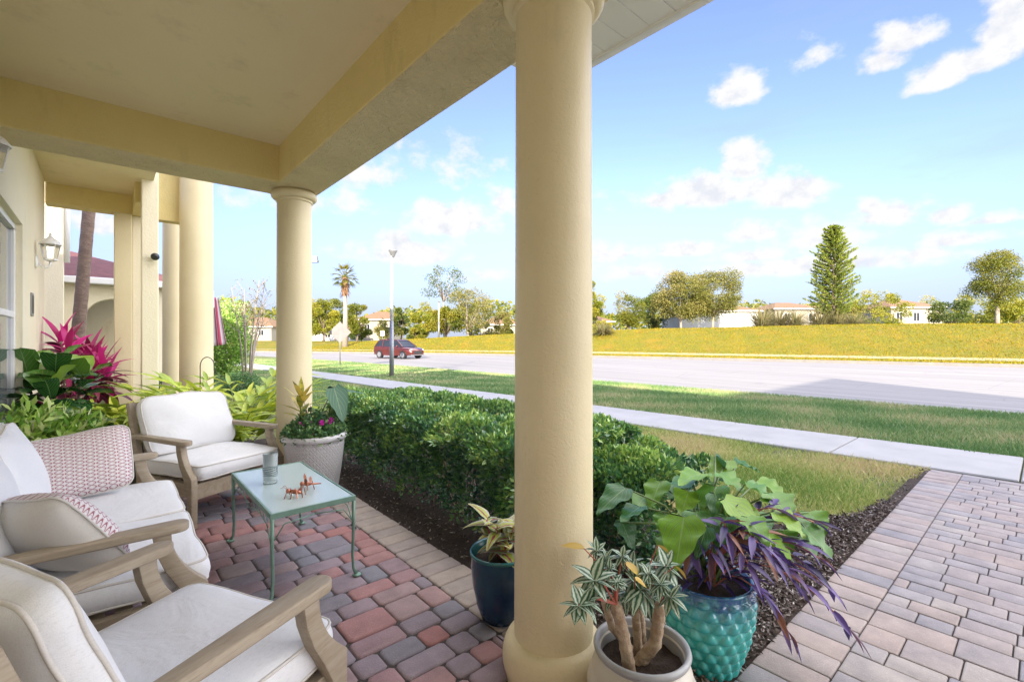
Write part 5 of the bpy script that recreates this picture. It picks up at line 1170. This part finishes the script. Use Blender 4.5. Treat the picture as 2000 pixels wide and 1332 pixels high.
# background tree line : a far wood that reads as one mass
P=[];rs=np.random.RandomState(95); us=np.linspace(380,2350,900)
for u in us:
    t=150+rs.rand()*60; base=ZV(640,t); top=ZV(600+10*math.sin(u*.011)+7*math.sin(u*.037+1)+rs.rand()*6,t)*1.0
    for k in range(16):
        p=D(u+rs.normal()*3,t+rs.normal()*4); P.append((p.x,p.y,base-1+(top-base+1)*rs.rand()**.8))
P=np.array(P); V,Fc=scatter_leaves(P,rs.normal(size=P.shape),rs.uniform(1.0,2.2,len(P)),rs.uniform(.7,1.5,len(P)),.2,95); o=link('far_wood',np_mesh('w',V,Fc,rs.rand(len(Fc))),M['tree_a']); tag(o,'distant low woods along the horizon','woods',kind='stuff')
# ============================================================= far houses
def far_house(u,t,wpx,vb,ve,vr,label,wall='farwall',rot=None,roof='roof_tile',dpt=10,hip=.35,wins=2):
    p=D(u,t); z0=hz1(p.x,p.y)-.2; W=wpx*t/F; e=empty('bungalow',(p.x,p.y,z0),-YAW+(rot or 0),label,'house','bungalows beyond the road'); he=ZV(ve,t)-z0; hr=ZV(vr,t)-z0
    mb=MB(); mb.box(-W/2,W/2,0,dpt,-.3,he); mb.build('wall',M[wall],e)
    o_=.5; k=min(W,dpt)*hip; mb=MB(); a=(-W/2-o_,-o_); b=(W/2+o_,dpt+o_); mb.add([(a[0],a[1],he-.12),(b[0],a[1],he-.12),(b[0],b[1],he-.12),(a[0],b[1],he-.12),(a[0],a[1],he+.03),(b[0],a[1],he+.03),(b[0],b[1],he+.03),(a[0],b[1],he+.03),(a[0]+k+o_,dpt/2,hr),(b[0]-k-o_,dpt/2,hr)],
      [(3,2,1,0),(0,1,5,4),(1,2,6,5),(2,3,7,6),(3,0,4,7),(4,5,9,8),(5,6,9),(6,7,8,9),(7,4,8)]); mb.build('roof',M[roof],e)
    mb=MB(); mb.box(a[0]-.03,b[0]+.03,a[1]-.06,a[1]-.005,he-.16,he+.04); mb.build('fascia',M['white'],e)
    for i in range(wins):
        x=-W/2+W*(i+.5)/max(1,wins); mb=MB(); mb.box(x-.6,x+.6,-.04,-.001,he*.38,he*.80); f=mb.build('window',M['white'],e); mb=MB(); mb.box(x-.52,x-.03,-.05,-.041,he*.41,he*.77); mb.box(x+.03,x+.52,-.05,-.041,he*.41,he*.77); mb.build('pane',M['dglass'],f)
far_house(1405,70,150,640,607,588,'white walled bungalow with tiled roof behind the forked trees',wall='farwhite',wins=0,dpt=9)
far_house(1562,78,96,625,603,587,'bungalow with tiled hip roof left of the tall pine')
far_house(1790,84,100,625,600,581,'bungalow with tiled hip roof right of the golden bushes',wins=3)
far_house(733,92,64,640,624,606,'bungalow with tan roof seen above the red car')
far_house(640,98,110,655,648,630,'low white house behind the golden tree',wall='farwhite',wins=3)
far_house(1165,82,60,640,628,614,'pale house with tiled roof right beside the nearest column')
far_house(975,92,70,645,634,615,'small pale house between the broad tree and the nearest column')
far_house(470,95,120,655,638,618,'peach roofed house glimpsed behind the crape myrtle',wins=3)
# ============================================================= street furniture
def lamp_post(u,t,vtop,label,head=-1,zb=None,r=.075,split=None):
    p=D(u,t); z=hz1(p.x,p.y)-.05; Hh=ZV(vtop,t)-z; e=empty('lamp_post',(p.x,p.y,z),-YAW,label,'lamp post','street lamps'); mb=MB(); mb.tube([(0,0,0),(0,0,Hh*.44)],[r*1.25,r*1.15],12); mb.build('base_sleeve',M['grey'],e,smooth=True)
    mb=MB(); mb.tube([(0,0,Hh*.44),(0,0,Hh-.25)],[r*.95,r*.6],12); mb.build('pole',M['pole'],e,smooth=True)
    mb=MB(); mb.lathe([(.05,Hh-.30),(.13,Hh-.12),(.17,Hh-.05),(.17,Hh-.02),(.10,Hh),(.001,Hh+.01)],.05,0,16); mb.build('lamp_head',M['grey'],e,smooth=True); return e
lamp_post(765,18.7,488,'tall pale lamp post standing on the grass strip in front of the red car')
lamp_post(857,66,588,'distant slim lamp post across the road below the airy tree',r=.11)
e=lamp_post(588,24,520,'lamp post hidden behind the far porch column, its head showing on the right')
mb=MB(); Hq=ZV(505,24)-hz1(*D(588,24).xy); 
mb.tube([(0,0,Hq-.6),(.15,0,Hq-.15),(.5,0,Hq-.02)],.035,8); mb.build('arm',M['grey'],e,smooth=True); mb=MB(); mb.box(.45,.88,-.12,.12,Hq-.16,Hq-.03); mb.box(.6,.85,-.08,.08,Hq-.03,Hq+.16); mb.build('floodlight',M['grey'],e,bevel=.02)
# sign back (diamond)
t=27; p=D(664,t); z=hz1(p.x,p.y)-.05; e=empty('road_sign',(p.x,p.y,z),-YAW+.2,'diamond road sign seen from behind on a thin post','sign'); Hs=ZV(628,t)-z; q=.62
mb=MB(); mb.tube([(0,.03,0),(0,.03,Hs)],.035,8); mb.build('post',M['grey'],e,smooth=True); mb=MB(); mb.prism([(-q,Hs-q),(0,Hs-2*q),(q,Hs-q),(0,Hs)],-.004,.004,'y'); mb.build('sign_plate',simple('sign_back',(.17,.165,.165),(.14,.135,.135),4,.5,.3),e)
t=72; p=D(747,t); z=hz1(p.x,p.y)-.05; e=empty('road_sign',(p.x,p.y,z),-YAW,'small white roadside sign behind the red car','sign'); mb=MB(); mb.tube([(0,.03,0),(0,.03,1.6)],.05,6); mb.build('post',M['grey'],e); mb=MB(); mb.box(-.3,.3,-.02,.0,1.0,1.75); mb.build('sign_plate',M['white'],e,bevel=.01)
# yard sign board on berm? small white utility marker
# ============================================================= car
def car(loc,rz):
    e=empty('suv',loc,rz,'red SUV driving along the road behind the lamp post','car'); paint,nt,b=mat('red_paint'); b.inputs['Base Color'].default_value=(.20,.03,.015,1); b.inputs['Metallic'].default_value=.4; b.inputs['Roughness'].default_value=.3; b.inputs['Coat Weight'].default_value=1
    n=obj_noise(nt,3,2); nt.links.new(ramp(nt,n,[(.3,(.15,.022,.014)),(.7,(.09,.014,.012))]),b.inputs['Base Color'])
    # sections along x (front +x): (x, half width, z bottom, z belt)
    L=4.55; W=.92
    lower=[(-2.25,.72,.45,.95),(-2.15,.86,.34,1.02),(-1.4,.92,.28,1.05),(0,.93,.26,1.02),(1.2,.92,.28,.98),(1.75,.88,.30,.93),(2.1,.80,.32,.84),(2.27,.66,.38,.70)]
    mb=MB(); vs=[]; fs=[]
    for (x,w_,zb,zt) in lower: vs+= [(x,-w_*.94,zb),(x,-w_,(zb+zt)/2),(x,-w_*.95,zt-.05),(x,-w_*.86,zt),(x,w_*.86,zt),(x,w_*.95,zt-.05),(x,w_,(zb+zt)/2),(x,w_*.94,zb)]
    for i in range(len(lower)-1):
        for k in range(8): fs.append((i*8+k,(i+1)*8+k,(i+1)*8+(k+1)%8,i*8+(k+1)%8))
    fs.append(tuple(range(8))); fs.append(tuple((len(lower)-1)*8+k for k in range(7,-1,-1))); mb.add(vs,fs); bd=mb.build('body',paint,e,auto=35)
    # cabin glass then roof & pillars
    mb=MB(); P_=[(-2.12,1.0),(-1.75,1.50),(.45,1.52),(1.28,1.0)]; V=[]
    for (x,z) in P_: w_=.78 if z<1.2 else .60; V+= [(x,-w_,z),(x,w_,z)]
    mb.add(V,[(0,1,3,2),(2,3,5,4),(4,5,7,6),(0,2,4,6),(1,7,5,3)]); mb.build('windows',M['dglass'],e)
    mb=MB(); mb.add([(-1.85,-.60,1.50),(-1.85,.60,1.50),(.50,.60,1.52),(.50,-.60,1.52),(-1.6,-.52,1.585),(-1.6,.52,1.585),(.30,.52,1.59),(.30,-.52,1.59)],[(4,7,6,5),(0,1,5,4),(1,2,6,5),(2,3,7,6),(3,0,4,7),(0,3,2,1)])
    for s in (-1,1):
        for (xa,xb) in ((1.28,.48),(-.10,-.12),(-1.15,-1.2),(-2.12,-1.78)):
            mb.tube([(xa,s*.79,1.0),(xb,s*.605,1.52)],.035,6)
    mb.build('roof',paint,e,auto=40)
    for (x) in (-1.38,1.42):
        for s in (-1,1):
            mb=MB(); mb.tube([(x,s*.72,.34),(x,s*.935,.34)],.345,24); wv=mb.build('wheel',M['black'],e,auto=40); mb=MB(); mb.tube([(x,s*.936,.34),(x,s*.945,.34)],.22,16); 
            mb.build('rim',M['grey'],wv)
    for s in (-1,1):
        mb=MB(); mb.ball((2.12,s*.62,.74),.13,10,(.7,1.3,.5)); mb.build('headlight',M['white'],e,smooth=True)
        mb=MB(); mb.ball((.85,s*1.0,1.05),.11,8,(.6,.9,.7)); mb.build('mirror',paint,e,smooth=True)
    mb=MB(); mb.box(2.20,2.30,-.42,.42,.42,.66); mb.build('grille',M['black'],e,bevel=.02); mb=MB(); mb.box(2.16,2.25,-.68,.68,.30,.38); mb.build('bumper',M['grey'],e,bevel=.02)
    mb=MB(); mb.box(-2.29,-2.2,-.3,.3,.62,.74); mb.build('number_plate',M['white'],e)
p=D(779,39.5); car((p.x,p.y,-.33),math.radians(-75+0))
